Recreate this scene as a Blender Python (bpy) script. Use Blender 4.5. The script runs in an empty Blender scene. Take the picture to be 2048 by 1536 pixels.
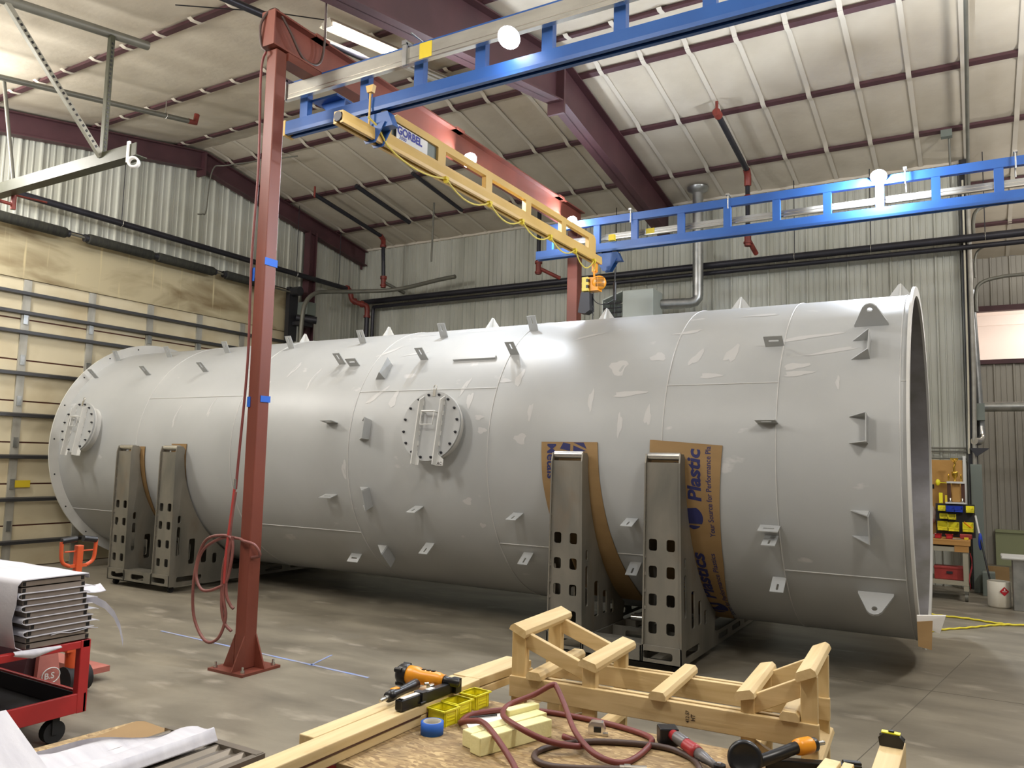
import bpy, math, random
from math import pi, sin, cos, radians as R_, sqrt
from mathutils import Vector as V, Matrix as M
from mathutils.geometry import tessellate_polygon
random.seed(7)
SC = bpy.context.scene
COL = SC.collection

# ------------------------------------------------------------------ materials
def srgb(h):
    h = h.lstrip('#')
    out = []
    for i in (0, 2, 4):
        c = int(h[i:i+2], 16) / 255
        out.append(c/12.92 if c <= .04045 else ((c+.055)/1.055)**2.4)
    return (*out, 1)

def mat(name, col, rough=.6, metal=0., col2=None, scale=(6, 6, 6), lo=.35, hi=.65, detail=6, distort=0., bump=0., bscale=None, spec=.5, emit=None, estr=0., alpha=1., col3=None, scale3=(1, 1, 1), lo3=.55, hi3=.7, coat=0.):
    m = bpy.data.materials.new(name); m.use_nodes = True
    nt = m.node_tree; N = nt.nodes; L = nt.links
    b = N['Principled BSDF']
    b.inputs['Roughness'].default_value = rough; b.inputs['Metallic'].default_value = metal
    b.inputs['Specular IOR Level'].default_value = spec
    b.inputs['Coat Weight'].default_value = coat
    base = srgb(col); b.inputs['Base Color'].default_value = base
    if alpha < 1: b.inputs['Alpha'].default_value = alpha
    tc = N.new('ShaderNodeTexCoord')
    def noise(sc, det, dist=0.):
        mp = N.new('ShaderNodeMapping'); mp.inputs['Scale'].default_value = sc
        nz = N.new('ShaderNodeTexNoise'); nz.inputs['Scale'].default_value = 1; nz.inputs['Detail'].default_value = det
        nz.inputs['Distortion'].default_value = dist
        L.new(tc.outputs['Object'], mp.inputs[0]); L.new(mp.outputs[0], nz.inputs['Vector'])
        return nz
    def ramp(fac, a, z):
        r = N.new('ShaderNodeMapRange'); r.inputs[1].default_value = a; r.inputs[2].default_value = z
        L.new(fac, r.inputs[0]); return r.outputs[0]
    if col2:
        nz = noise(scale, detail, distort)
        mx = N.new('ShaderNodeMix'); mx.data_type = 'RGBA'
        mx.inputs[6].default_value = base; mx.inputs[7].default_value = srgb(col2)
        L.new(ramp(nz.outputs['Fac'], lo, hi), mx.inputs[0])
        out = mx.outputs[2]
        if col3:
            n3 = noise(scale3, 4)
            m3 = N.new('ShaderNodeMix'); m3.data_type = 'RGBA'
            L.new(out, m3.inputs[6]); m3.inputs[7].default_value = srgb(col3)
            L.new(ramp(n3.outputs['Fac'], lo3, hi3), m3.inputs[0]); out = m3.outputs[2]
        L.new(out, b.inputs['Base Color'])
    if bump:
        nb = noise(bscale or scale, 8, distort)
        bp = N.new('ShaderNodeBump'); bp.inputs['Strength'].default_value = bump; bp.inputs['Distance'].default_value = .02
        L.new(nb.outputs['Fac'], bp.inputs['Height']); L.new(bp.outputs[0], b.inputs['Normal'])
    if emit:
        b.inputs['Emission Color'].default_value = srgb(emit); b.inputs['Emission Strength'].default_value = estr
    return m

def wood(name, a, b_, c_, axis):
    sc = [26, 26, 26]; sc[axis] = 1.6
    s3 = [5, 5, 5]; s3[axis] = 2.5
    return mat(name, a, .62, col2=b_, scale=sc, lo=.35, hi=.72, detail=5, distort=.6, bump=.08, col3=c_, scale3=s3, lo3=.66, hi3=.78)

def osb(name, rot=0.):
    m = bpy.data.materials.new(name); m.use_nodes = True
    nt = m.node_tree; N = nt.nodes; L = nt.links; b = N['Principled BSDF']; b.inputs['Roughness'].default_value = .7
    tc = N.new('ShaderNodeTexCoord'); nz = N.new('ShaderNodeTexNoise'); nz.inputs['Scale'].default_value = 7
    nz.inputs['Detail'].default_value = 3
    mp = N.new('ShaderNodeMapping'); mp.inputs['Scale'].default_value = (38, 110, 60); mp.inputs['Rotation'].default_value = (0, 0, rot)
    ad = N.new('ShaderNodeVectorMath'); ad.operation = 'MULTIPLY_ADD'; ad.inputs[1].default_value = (.09, .09, .09)
    L.new(nz.outputs['Color'], ad.inputs[0]); L.new(tc.outputs['Object'], ad.inputs[2]); L.new(ad.outputs[0], mp.inputs[0])
    vo = N.new('ShaderNodeTexVoronoi'); vo.inputs['Scale'].default_value = 1
    L.new(mp.outputs[0], vo.inputs['Vector'])
    sp = N.new('ShaderNodeSeparateColor'); L.new(vo.outputs['Color'], sp.inputs[0])
    cr = N.new('ShaderNodeValToRGB')
    e = cr.color_ramp; e.elements[0].position = 0; e.elements[0].color = srgb('#846a47'); e.elements[1].position = 1; e.elements[1].color = srgb('#c8ae80')
    for p, cc in ((.3, '#99805a'), (.6, '#a78c62'), (.85, '#b39a6e')):
        k = e.elements.new(p); k.color = srgb(cc)
    L.new(sp.outputs[0], cr.inputs[0])
    n2 = N.new('ShaderNodeTexNoise'); n2.inputs['Scale'].default_value = 4; n2.inputs['Detail'].default_value = 5
    L.new(tc.outputs['Object'], n2.inputs['Vector'])
    mr = N.new('ShaderNodeMapRange'); mr.inputs[1].default_value = .45; mr.inputs[2].default_value = .8; L.new(n2.outputs['Fac'], mr.inputs[0])
    mx = N.new('ShaderNodeMix'); mx.data_type = 'RGBA'; L.new(mr.outputs[0], mx.inputs[0]); L.new(cr.outputs[0], mx.inputs[6]); mx.inputs[7].default_value = srgb('#6e5c44')
    L.new(mx.outputs[2], b.inputs['Base Color'])
    return m

MT = dict(
 floor=mat('concrete', '#8e8778', .45, col2='#676156', scale=(1.1, 2.6, 1), lo=.3, hi=.72, detail=9, distort=.4, col3='#a39b8d', scale3=(2.2, 5, 1), lo3=.6, hi3=.78, bump=.03, bscale=(30, 30, 30), spec=.35),
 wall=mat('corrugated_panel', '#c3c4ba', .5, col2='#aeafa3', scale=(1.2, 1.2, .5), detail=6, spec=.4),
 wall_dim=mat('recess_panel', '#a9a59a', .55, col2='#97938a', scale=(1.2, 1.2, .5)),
 ceil=mat('insulation_facing', '#cfc6b5', .6, col2='#c0b6a4', scale=(1.4, 1.4, 1.4), detail=7, bump=.25, bscale=(9, 9, 9), spec=.3),
 strap=mat('white_strap', '#d2cabb', .6),
 steel=mat('primer_dark_red', '#543439', .55, col2='#472b30', scale=(2, 2, 2)),
 red=mat('red_oxide_paint', '#7c4032', .45, col2='#6b372b', scale=(2, 2, 1), detail=8, spec=.5),
 blue=mat('blue_paint', '#2b5a9e', .4, col2='#254f90', scale=(2, 2, 2)),
 yellow=mat('crane_yellow_paint', '#d4b065', .42, col2='#c9a458', scale=(2, 2, 2)),
 alu=mat('bare_aluminium', '#a8a59c', .42, .35, col2='#96938a', scale=(2, 8, 8)),
 galv=mat('galvanised_steel', '#b9bab8', .34, .8, col2='#9da09f', scale=(7, 7, 7), detail=3),
 silver=mat('zinc_plate', '#c8c6c0', .25, .9),
 chrome=mat('chrome', '#f2f2f6', .22, .9),
 pipe=mat('dark_pipe', '#34333a', .4, .3, col2='#2a2a31', scale=(3, 3, 3)),
 greypipe=mat('grey_pipe', '#77766c', .45, .3, col2='#68675e', scale=(3, 3, 3)),
 fitting=mat('red_fitting', '#8a3a30', .45, col2='#6b2c26', scale=(9, 9, 9)),
 olive=mat('dark_olive_steel', '#3f4030', .5, .2, col2='#32331f', scale=(4, 4, 4)),
 black=mat('black_plastic', '#17171a', .35), rubber=mat('black_rubber', '#1d1d1f', .7),
 dark=mat('dark_metal', '#3a3a3e', .45, .5), spring=mat('spring_sleeve', '#232320', .8, col2='#35352c', scale=(9, 40, 9)),
 tank=mat('tank_primer', '#acaeae', .42, col2='#a3a5a5', scale=(1.1, 1.1, 1.1), detail=6, col3='#bcbcbb', scale3=(2.6, 5, 5), lo3=.69, hi3=.74, spec=.5),
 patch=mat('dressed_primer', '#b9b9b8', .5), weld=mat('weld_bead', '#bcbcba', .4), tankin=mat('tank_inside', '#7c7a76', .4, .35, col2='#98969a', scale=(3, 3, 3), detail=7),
 white=mat('white_paint', '#cfcfcc', .45, col2='#c6c6c2', scale=(3, 3, 3)),
 cradle=mat('raw_plate_steel', '#878277', .45, .35, col2='#6c6a62', scale=(2.5, 2.5, 1.4), detail=8, distort=.5, col3='#7d7060', scale3=(3, 3, 2), lo3=.6, hi3=.8),
 card=mat('cardboard', '#94774e', .75, col2='#8a6e47', scale=(2, 2, 8)), navy=mat('navy_ink', '#25285a', .7), signblue=mat('sign_blue', '#2a2f96', .5),
 ink=mat('black_ink', '#3c3028', .7),
 wx=wood('pine_along_length', '#d8bf8f', '#c6aa78', '#a9854f', 0), wy=wood('pine_across', '#dcc596', '#cbb07e', '#ab8852', 1), wz=wood('pine_upright', '#d9c08e', '#c8ac78', '#af8c56', 2),
 wpale=mat('fresh_cut_pine', '#e6d3a6', .6, col2='#dcc492', scale=(20, 20, 4)),
 osb=osb('osb_flakes', .2), osb2=osb('osb_flakes_pale', .5),
 cream=mat('cream_foam', '#f3edb6', .75, col2='#ebe4a6', scale=(5, 5, 5), bump=.1, bscale=(60, 60, 60)),
 foam=mat('white_packing_foam', '#cfced4', .7, col2='#bfbec6', scale=(3, 22, 3), bump=.06, bscale=(60, 60, 60)),
 panel=mat('brown_panel_metal', '#8d8177', .5, .1, col2='#7d7268', scale=(3, 3, 3)),
 ribmetal=mat('taupe_ribbed_metal', '#8b8378', .35, .55, col2='#7d766c', scale=(3, 3, 3)),
 cartred=mat('cart_red_paint', '#b32b2c', .38, col2='#9c2425', scale=(3, 3, 3)),
 trayin=mat('tray_black', '#17161c', .6), orange=mat('jack_orange', '#d65a2c', .45, col2='#c24d24', scale=(4, 4, 4)),
 jackred=mat('faded_red_paint', '#b06a60', .55, col2='#9a584e', scale=(4, 4, 4)),
 toolor=mat('tool_orange', '#eb9a23', .35), toolred=mat('tool_red', '#a02a2e', .4), toolgrey=mat('tool_grey', '#6d6a6a', .4, .3),
 binyel=mat('yellow_bin_plastic', '#efe52c', .45, col2='#b5aa20', scale=(14, 14, 14), lo=.55, hi=.75), binblue=mat('blue_bin_plastic', '#1f3fae', .4), binred=mat('red_plastic', '#b8262c', .4),
 tapeblue=mat('blue_tape', '#2262c8', .6), tapecore=mat('tape_core', '#b9b4a8', .8), chalk=mat('blue_chalk', '#7f93c8', .9, col2='#a09c9a', scale=(6, 30, 6), lo=.4, hi=.7),
 hose=mat('red_hose', '#7c3b37', .5, col2='#6d322f', scale=(9, 9, 9)), hose2=mat('brown_hose', '#4c3a33', .5), hose3=mat('faded_red_hose', '#8f5a54', .5, col2='#6d423c', scale=(4, 4, 4)),
 redcable=mat('bright_red_hose', '#a53a36', .5), cableyel=mat('yellow_cable', '#d8c45a', .5), cablewht=mat('pale_cable', '#cfc9b4', .5),
 gold=mat('gold_plate', '#e0b54a', .22, .9), brown=mat('dark_brown_wood', '#4a2b1e', .5), peg=mat('tan_hardboard', '#b58a4a', .7, col2='#a67d40', scale=(4, 4, 4)),
 bench=wood('bench_maple', '#b98a4c', '#a4763c', '#8a6132', 0), benchleg=mat('beige_steel', '#a39d8a', .5), pail=mat('dirty_white_pail', '#d9d3c4', .5, col2='#bdb39c', scale=(4, 4, 2), lo=.5, hi=.8),
 bag=mat('clear_bag', '#c7b7ac', .2, col2='#b9473c', scale=(9, 9, 5), lo=.5, hi=.6), toolbox=mat('toolbox_red', '#a63c38', .45, col2='#8f302d', scale=(6, 6, 6)), redcloth=mat('red_cloth', '#a02630', .9),
 drab=mat('drab_green', '#9aa07c', .55), boxgrey=mat('grey_enclosure', '#6f7770', .5), louvre=mat('heater_grey', '#b9c0ba', .45), rope=mat('yellow_rope', '#e4d23a', .7),
 stain=mat('stained_header', '#c0b493', .75, col2='#74603d', scale=(1, .8, 2.6), lo=.46, hi=.74, detail=7, distort=.6, col3='#d2c49a', scale3=(1, 9, .5), lo3=.62, hi3=.7),
 door=mat('door_panel', '#d6cbad', .6, col2='#b39d72', scale=(.5, .9, 1.4), lo=.5, hi=.85, detail=6), doorseam=mat('door_seam', '#5a3328', .7), strut=mat('door_strut', '#4b4b4d', .4, .5),
 warm=mat('office_wall', '#e9ded6', .7), strutgalv=mat('weathered_galvanised', '#8e8c80', .5, .4, col2='#7c7a6e', scale=(5, 5, 5)), stile=mat('stile_metal', '#b4b2a8', .45, .2, col2='#a09d92', scale=(9, 9, 3)), joint=mat('floor_joint', '#5d584e', .8), lamp=mat('led_lens', '#ffffff', .3, emit='#eef2ff', estr=60), tube=mat('lit_tube', '#ffffff', .3, emit='#fff0d8', estr=14),
 tubeoff=mat('unlit_tube', '#d9d6cc', .4), fixture=mat('fixture_white', '#d6d0c2', .5), label=mat('label_yellow', '#d9bf2a', .6), paper=mat('white_paper', '#e6e4e0', .7), placard=mat('placard_red', '#c02430', .5),
 weather=mat('weathered_board', '#8f8676', .8, col2='#6f675a', scale=(2, 30, 20), distort=.5), glass=mat('window_glass', '#ffffff', .05, alpha=.12),
)

# ------------------------------------------------------------------ mesh builder
class B:
    def __init__(s): s.v = []; s.f = []; s.s = []
    def add(s, vs, fs, smooth=False):
        o = len(s.v); s.v += [V(p) for p in vs]
        for f in fs: s.f.append([i+o for i in f]); s.s.append(smooth)
        return s
    def box(s, x0, x1, y0, y1, z0, z1):
        vs = [(x, y, z) for z in (z0, z1) for y in (y0, y1) for x in (x0, x1)]
        return s.add(vs, [(0, 2, 3, 1), (4, 5, 7, 6), (0, 1, 5, 4), (2, 6, 7, 3), (0, 4, 6, 2), (1, 3, 7, 5)])
    def obox(s, c, a, b, d):
        c, a, b, d = V(c), V(a), V(b), V(d)
        vs = [c+i*a+j*b+k*d for k in (-1, 1) for j in (-1, 1) for i in (-1, 1)]
        return s.add(vs, [(0, 2, 3, 1), (4, 5, 7, 6), (0, 1, 5, 4), (2, 6, 7, 3), (0, 4, 6, 2), (1, 3, 7, 5)])
    def bar(s, p0, p1, w, h, up=(0, 0, 1)):
        p0, p1, up = V(p0), V(p1), V(up); d = p1-p0; n = d.normalized()
        sd = n.cross(up)
        if sd.length < 1e-4: sd = n.cross(V((1, 0, 0)))
        sd.normalize(); u = sd.cross(n)
        return s.obox((p0+p1)/2, d/2, sd*w/2, u*h/2)
    def frame(s, n):
        n = V(n).normalized(); a = V((0, 0, 1)) if abs(n.z) < .9 else V((1, 0, 0))
        x = n.cross(a).normalized(); return x, n.cross(x)
    def cyl(s, p0, p1, r0, r1=None, n=16, caps=True):
        r1 = r0 if r1 is None else r1
        p0, p1 = V(p0), V(p1); x, y = s.frame(p1-p0)
        A = [p0+(x*cos(2*pi*i/n)+y*sin(2*pi*i/n))*r0 for i in range(n)]
        Z = [p1+(x*cos(2*pi*i/n)+y*sin(2*pi*i/n))*r1 for i in range(n)]
        s.add(A+Z, [(i, (i+1) % n, n+(i+1) % n, n+i) for i in range(n)], True)
        if caps:
            s.add(A, [tuple(range(n-1, -1, -1))]); s.add(Z, [tuple(range(n))])
        return s
    def lathe(s, prof, p, axis, n=24):
        p = V(p); ax = V(axis).normalized(); x, y = s.frame(ax); k = len(prof)
        vs = [p+ax*h+(x*cos(2*pi*i/n)+y*sin(2*pi*i/n))*max(r, 1e-4) for r, h in prof for i in range(n)]
        fs = [(j*n+i, j*n+(i+1) % n, (j+1)*n+(i+1) % n, (j+1)*n+i) for j in range(k-1) for i in range(n)]
        return s.add(vs, fs, True)
    def tube(s, pts, r, n=8, closed=False):
        P = [V(p) for p in pts]; k = len(P); vs = []; x = None
        for i, p in enumerate(P):
            a = P[(i-1) % k] if (closed or i) else p; b = P[(i+1) % k] if (closed or i < k-1) else p
            t = (b-a).normalized()
            if x is None: x, _ = s.frame(t)
            x = (x-t*x.dot(t)).normalized(); y = t.cross(x)
            vs += [p+(x*cos(2*pi*j/n)+y*sin(2*pi*j/n))*r for j in range(n)]
        m = k if closed else k-1
        s.add(vs, [(i*n+j, i*n+(j+1) % n, ((i+1) % k)*n+(j+1) % n, ((i+1) % k)*n+j) for i in range(m) for j in range(n)], True)
        if not closed:
            s.add(vs[:n], [tuple(range(n-1, -1, -1))]); s.add(vs[-n:], [tuple(range(n))])
        return s
    def prism(s, poly, vec):
        P = [V(p) for p in poly]; vec = V(vec); n = len(P)
        s.add(P, [tuple(range(n-1, -1, -1))]); s.add([p+vec for p in P], [tuple(range(n))])
        return s.add(P+[p+vec for p in P], [(i, (i+1) % n, n+(i+1) % n, n+i) for i in range(n)])
    def plate(s, outer, holes, fn, vec):
        loops = [[V((u, v, 0)) for u, v in l] for l in [outer]+holes]
        tris = tessellate_polygon(loops); flat = [p for l in loops for p in l]
        P = [V(fn(p.x, p.y)) for p in flat]; vec = V(vec)
        s.add(P, [tuple(t) for t in tris]); s.add([p+vec for p in P], [tuple(reversed(t)) for t in tris])
        o = 0
        for l in loops:
            n = len(l); q = P[o:o+n]; o += n
            s.add(q+[p+vec for p in q], [(i, (i+1) % n, n+(i+1) % n, n+i) for i in range(n)])
        return s
    def sheet(s, grid, vec=None, smooth=True):
        # grid of points rows x cols; optional thickness vector
        r, c = len(grid), len(grid[0]); flat = [V(p) for row in grid for p in row]
        fs = [(i*c+j, i*c+j+1, (i+1)*c+j+1, (i+1)*c+j) for i in range(r-1) for j in range(c-1)]
        s.add(flat, fs, smooth)
        if vec is not None:
            vec = V(vec); f2 = [p+vec for p in flat]; s.add(f2, [tuple(reversed(f)) for f in fs], smooth)
            ed = [j for j in range(c)]+[i*c+c-1 for i in range(1, r)]+[(r-1)*c+j for j in range(c-2, -1, -1)]+[i*c for i in range(r-2, 0, -1)]
            n = len(ed); q = [flat[e] for e in ed]
            s.add(q+[p+vec for p in q], [(i, (i+1) % n, n+(i+1) % n, n+i) for i in range(n)])
        return s
    def ball(s, c, rx, ry=None, rz=None, n=16, m=10):
        ry = ry or rx; rz = rz or rx; c = V(c)
        vs = [c+V((rx*sin(pi*i/m)*cos(2*pi*j/n), ry*sin(pi*i/m)*sin(2*pi*j/n), rz*cos(pi*i/m))) for i in range(m+1) for j in range(n)]
        return s.add(vs, [(i*n+j, (i+1)*n+j, (i+1)*n+(j+1) % n, i*n+(j+1) % n) for i in range(m) for j in range(n)], True)
    def rot(s, c, axis, deg, start=0):
        m = M.Rotation(R_(deg), 3, V(axis)); c = V(c)
        for i in range(start, len(s.v)): s.v[i] = m @ (s.v[i]-c)+c
        return s
    def build(s, name, m, parent=None, loc=None, bevel=0, label=None):
        rt = parent
        while rt is not None and rt.parent is not None: rt = rt.parent
        o0 = V(rt.location) if rt is not None else V(loc if loc is not None else (0, 0, 0))
        if parent is None and loc is None and s.v:
            xs = [v.x for v in s.v]; ys = [v.y for v in s.v]; zs = [v.z for v in s.v]
            o0 = V(((min(xs)+max(xs))/2, (min(ys)+max(ys))/2, min(zs)))
        me = bpy.data.meshes.new(name); me.from_pydata([tuple(v-o0) for v in s.v], [], s.f)
        for p, sm in zip(me.polygons, s.s): p.use_smooth = sm
        me.materials.append(MT[m] if isinstance(m, str) else m); me.update()
        o = bpy.data.objects.new(name, me); COL.objects.link(o)
        if parent is not None: o.parent = parent
        else: o.location = o0
        if bevel:
            b = o.modifiers.new('bevel', 'BEVEL'); b.width = bevel; b.segments = 2; b.limit_method = 'ANGLE'
        if label: o['label'] = label
        return o

def rrect(cx, cy, w, h, r=.02, n=4):
    out = []
    for sx, sy, a0 in ((1, 1, 0), (-1, 1, 90), (-1, -1, 180), (1, -1, 270)):
        for i in range(n+1):
            a = R_(a0+90*i/n); out.append((cx+sx*(w/2-r)+r*cos(a), cy+sy*(h/2-r)+r*sin(a)))
    return out
def circ(cx, cy, r, n=24): return [(cx+r*cos(2*pi*i/n), cy+r*sin(2*pi*i/n)) for i in range(n)]
def tag(o, label, cat, group=None):
    o['label'] = label; o['category'] = cat
    if group: o['group'] = group
    return o
def thing(name, label, cat, loc, group=None):
    o = bpy.data.objects.new(name, None); o.empty_display_size = .1; COL.objects.link(o); o.location = loc
    return tag(o, label, cat, group)
def struct(o): o['kind'] = 'structure'; return o
def smoothpath(pts, k=6, closed=False):
    P = [V(p) for p in pts]; n = len(P); out = []
    for i in range(n if closed else n-1):
        g = (lambda j: P[j % n]) if closed else (lambda j: P[min(max(j, 0), n-1)])
        a, b, c, d = g(i-1), g(i), g(i+1), g(i+2)
        for t in range(k):
            u = t/k
            out.append(.5*((2*b)+(c-a)*u+(2*a-5*b+4*c-d)*u*u+(3*b-a-3*c+d)*u**3))
    if not closed: out.append(P[-1])
    return out
def text2d(txt, size, bold=0., shear=0., align='LEFT'):
    cu = bpy.data.curves.new('lettering', 'FONT'); cu.body = txt; cu.size = size; cu.offset = bold; cu.shear = shear; cu.align_x = align; cu.resolution_u = 3
    o = bpy.data.objects.new('lettering', cu); COL.objects.link(o)
    dg = bpy.context.evaluated_depsgraph_get(); me = bpy.data.meshes.new_from_object(o.evaluated_get(dg))
    vs = [tuple(v.co[:2]) for v in me.vertices]; fs = [tuple(p.vertices) for p in me.polygons]
    bpy.data.objects.remove(o); bpy.data.curves.remove(cu); bpy.data.meshes.remove(me)
    return vs, fs
def text(b, txt, size, fn, bold=0., shear=0., align='LEFT', width=None):
    vs, fs = text2d(txt, size, bold, shear, align)
    if width:
        xs = [p[0] for p in vs]; k = width/(max(xs)-min(xs)); vs = [((x-min(xs))*k, y) for x, y in vs]
    return b.add([fn(x, y) for x, y in vs], fs)

# ------------------------------------------------------------------ camera
yaw, pitch, roll, F = -.531686619, .097109941, .022757587, 1580.185
fw = V((sin(yaw)*cos(pitch), cos(yaw)*cos(pitch), sin(pitch))); rt = V((cos(yaw), -sin(yaw), 0)); up = rt.cross(fw)
r2 = cos(roll)*rt+sin(roll)*up; u2 = -sin(roll)*rt+cos(roll)*up
cam = bpy.data.cameras.new('camera'); co = bpy.data.objects.new('camera', cam); COL.objects.link(co)
cam.sensor_fit = 'HORIZONTAL'; cam.sensor_width = 36; cam.lens = F/2048*36; cam.clip_start = .05; cam.clip_end = 100
mw = M.Identity(4)
for i in range(3): mw[i][0] = r2[i]; mw[i][1] = u2[i]; mw[i][2] = -fw[i]
mw[2][3] = 1.65
co.matrix_world = mw; SC.camera = co
# ------------------------------------------------------------------ room
XW, YB, YR, ZR = -11.75, 13.2, 8.8, 6.99
YREC = 16.9
def zroof(y): return ZR-.17*(y-YR) if y > YR else ZR-.175*(YR-y)
struct(B().box(-12.2, 7, -4, 20, -.2, 0).build('floor', 'floor'))
# corrugated profile: offsets (position along wall, depth toward room)
def ribs(a0, a1, pitch=.305):
    out = []; n = int((a1-a0)/pitch)+1
    for i in range(n):
        s = a0+i*pitch
        for da, dd in ((0, 0), (.012, .036), (.034, .036), (.046, 0), (.115, 0), (.119, .012), (.133, .012), (.137, 0), (.205, 0), (.209, .012), (.223, .012), (.227, 0)):
            if s+da < a1: out.append((s+da, dd))
    out.append((a1, 0)); return out
b = B(); pr = ribs(XW, -.1)
b.sheet([[(x, YB-d, 0) for x, d in pr], [(x, YB-d, zroof(YB)+.02) for x, d in pr]], (0, .12, 0), False)
wb = struct(b.build('wall_back', 'wall'))
b = B()
for y0, y1, zlo in ((-3, 4.0, 0), (4.0, 11.05, 4.9), (11.05, YB, 0)):
    pr = ribs(y0, y1)
    b.sheet([[(XW+d, y, zlo) for y, d in pr], [(XW+d, y, zroof(y)+.02) for y, d in pr]], (-.12, 0, 0), False)
struct(b.build('wall_left', 'wall'))
# header above the door, stained
b = B(); b.box(XW+.02, XW+.06, 4.0, 11.05, 4.09, 4.95)
struct(b.build('trim_1', 'stain'))
# roof liner with soft sag between straps
def liner(y0, y1, name, x1=7, ny=10):
    g = []
    xs = [XW+i*.1 for i in range(int((x1-XW)/.1)+1)]
    pur = [12.2, 10.77, 9.31, 8.32, 6.83, 5.28, 3.78, 2.3, .8, 13.7, 15.2]
    ys = [y0+(y1-y0)*j/60 for j in range(61)]
    for y in ys:
        row = []
        for x in xs:
            k = (x/.6) % 1; d = min(abs(y-p) for p in pur)
            row.append((x, y, zroof(y)+.012-(.03 if y < YR else .016)*sin(pi*k)**2*min(1, d/.4)))
        g.append(row)
    return struct(B().sheet(g, (0, 0, .1)).build(name, 'ceil'))
liner(-3, YR, 'ceiling'); 
b = B(); liner(YR, YREC, 'ceiling')
tn = [1]
def trim(b, m):
    tn[0] += 1; return struct(b.build('trim_%d' % tn[0], m))
for y in (12.2, 10.77, 9.31, 8.32, 6.83, 5.28, 3.78, 2.3, 13.9, 15.4):
    b = B(); s = -.17 if y > YR else .175; x0 = XW if y < YB else .05
    b.obox(((x0+7)/2, y, zroof(y)-.02), ((7-x0)/2, 0, 0), (0, .045, .045*s), (0, 0, .018)); trim(b, 'steel')
PUR = (12.2, 10.77, 9.31, 8.32, 6.83, 5.28, 3.78, 2.3, 13.9, 15.4)
def strapgrid(x, yy):
    return [[(x-.03, y, zroof(y)-max([.002]+[.043-.5*max(0, abs(y-p)-.05) for p in PUR])), (x+.03, y, zroof(y)-max([.002]+[.043-.5*max(0, abs(y-p)-.05) for p in PUR]))] for y in yy]
for k in range(-19, 10):
    x = k*.6
    ye = YB if x < 0 else YREC
    b = B(); b.sheet(strapgrid(x, [YR+(ye-YR)*i/80 for i in range(81)]), (0, 0, .004)); trim(b, 'strap')
    b = B()
    for p in PUR:
        if 1.5 < p < YR: b.sheet(strapgrid(x, [p-.1+.2*i/8 for i in range(9)]), (0, 0, .004))
    trim(b, 'strap')
# eave closure strip
trim(B().box(XW, -.1, YB-.05, YB, zroof(YB)-.03, zroof(YB)+.02), 'strap')
# overhead door ----------------------------------------------------------
dr = thing('door_1', 'sectional overhead door', 'door', (XW+.03, 7.5, 0)); dr['kind'] = 'structure'
for i in range(7):
    z0 = .585*i; b = B(); b.box(XW-.02, XW+.03, 4.0, 11.05, z0+.012, z0+.575); b.build('door_panel', 'door', dr)
B().box(XW-.03, XW+.015, 4.0, 11.05, 0, 4.1).build('seam_backing', 'doorseam', dr)
for y in (5.12, 6.1, 7.07, 8.07, 9.03, 9.97):
    b = B(); b.box(XW+.03, XW+.055, y-.055, y+.055, 0, 4.08); st = b.build('stile', 'stile', dr)
    b = B()
    for i in range(1, 7): b.obox((XW+.06, y, .585*i), (.008, 0, 0), (0, .03, 0), (0, 0, .07))
    b.build('hinge', 'galv', st)
for z in (3.88, 3.6, 3.32, 2.73, 2.14, 1.55, .95, .35):
    b = B(); b.prism([(XW+.055, 4.0, z-.03), (XW+.115, 4.0, z-.02), (XW+.115, 4.0, z+.02), (XW+.055, 4.0, z+.035)], (0, 7.0, 0)); b.build('strut', 'strut', dr)
B().box(XW+.056, XW+.058, 6.14, 6.35, 1.12, 1.22).build('sticker', 'label', dr)
# recess beyond the back wall end -----------------------------------------
pr = ribs(.0, 6)
b = B()
b.sheet([[(x, YREC-d, 0) for x, d in pr], [(x, YREC-d, 3.66) for x, d in pr]], (0, .1, 0), False)
b.sheet([[(x, YREC-d, 4.66) for x, d in pr], [(x, YREC-d, zroof(YREC)) for x, d in pr]], (0, .1, 0), False)
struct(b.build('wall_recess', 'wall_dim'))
pr = ribs(YB+.12, YREC)
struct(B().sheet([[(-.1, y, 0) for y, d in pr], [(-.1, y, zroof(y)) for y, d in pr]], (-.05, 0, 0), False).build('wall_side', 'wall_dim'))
wn = struct(B().box(0, 6, YREC-.08, YREC+.05, 3.62, 3.70).box(0, 6, YREC-.08, YREC+.05, 4.60, 4.70).build('window_1', 'steel'))
B().box(0, 6, YREC+.0, YREC+.01, 3.70, 4.60).build('window_pane', 'glass', wn)
b = B(); b.box(-.1, 6, 18.9, 19, 3.5, 4.9); b.box(-.1, 6, 17.0, 19, 4.85, 4.95); b.box(-.1, 6, 17.0, 19, 3.4, 3.5); b.box(-.2, -.1, 17.0, 19, 3.4, 4.95); b.box(-.1, 6, 18.82, 18.9, 4.65, 4.85)
struct(b.build('wall_office', 'warm'))
b = B().box(.25, 6, YREC-.14, YREC-.04, 0, .58); b.box(.25, 6, YREC-.17, YREC-.03, .58, .63); struct(b.build('baseboard_recess', 'drab'))
# corner post at the end of the back wall
trim(B().box(-.1, .02, YB-.12, YB+.06, 0, zroof(YB)), 'dark')
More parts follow.
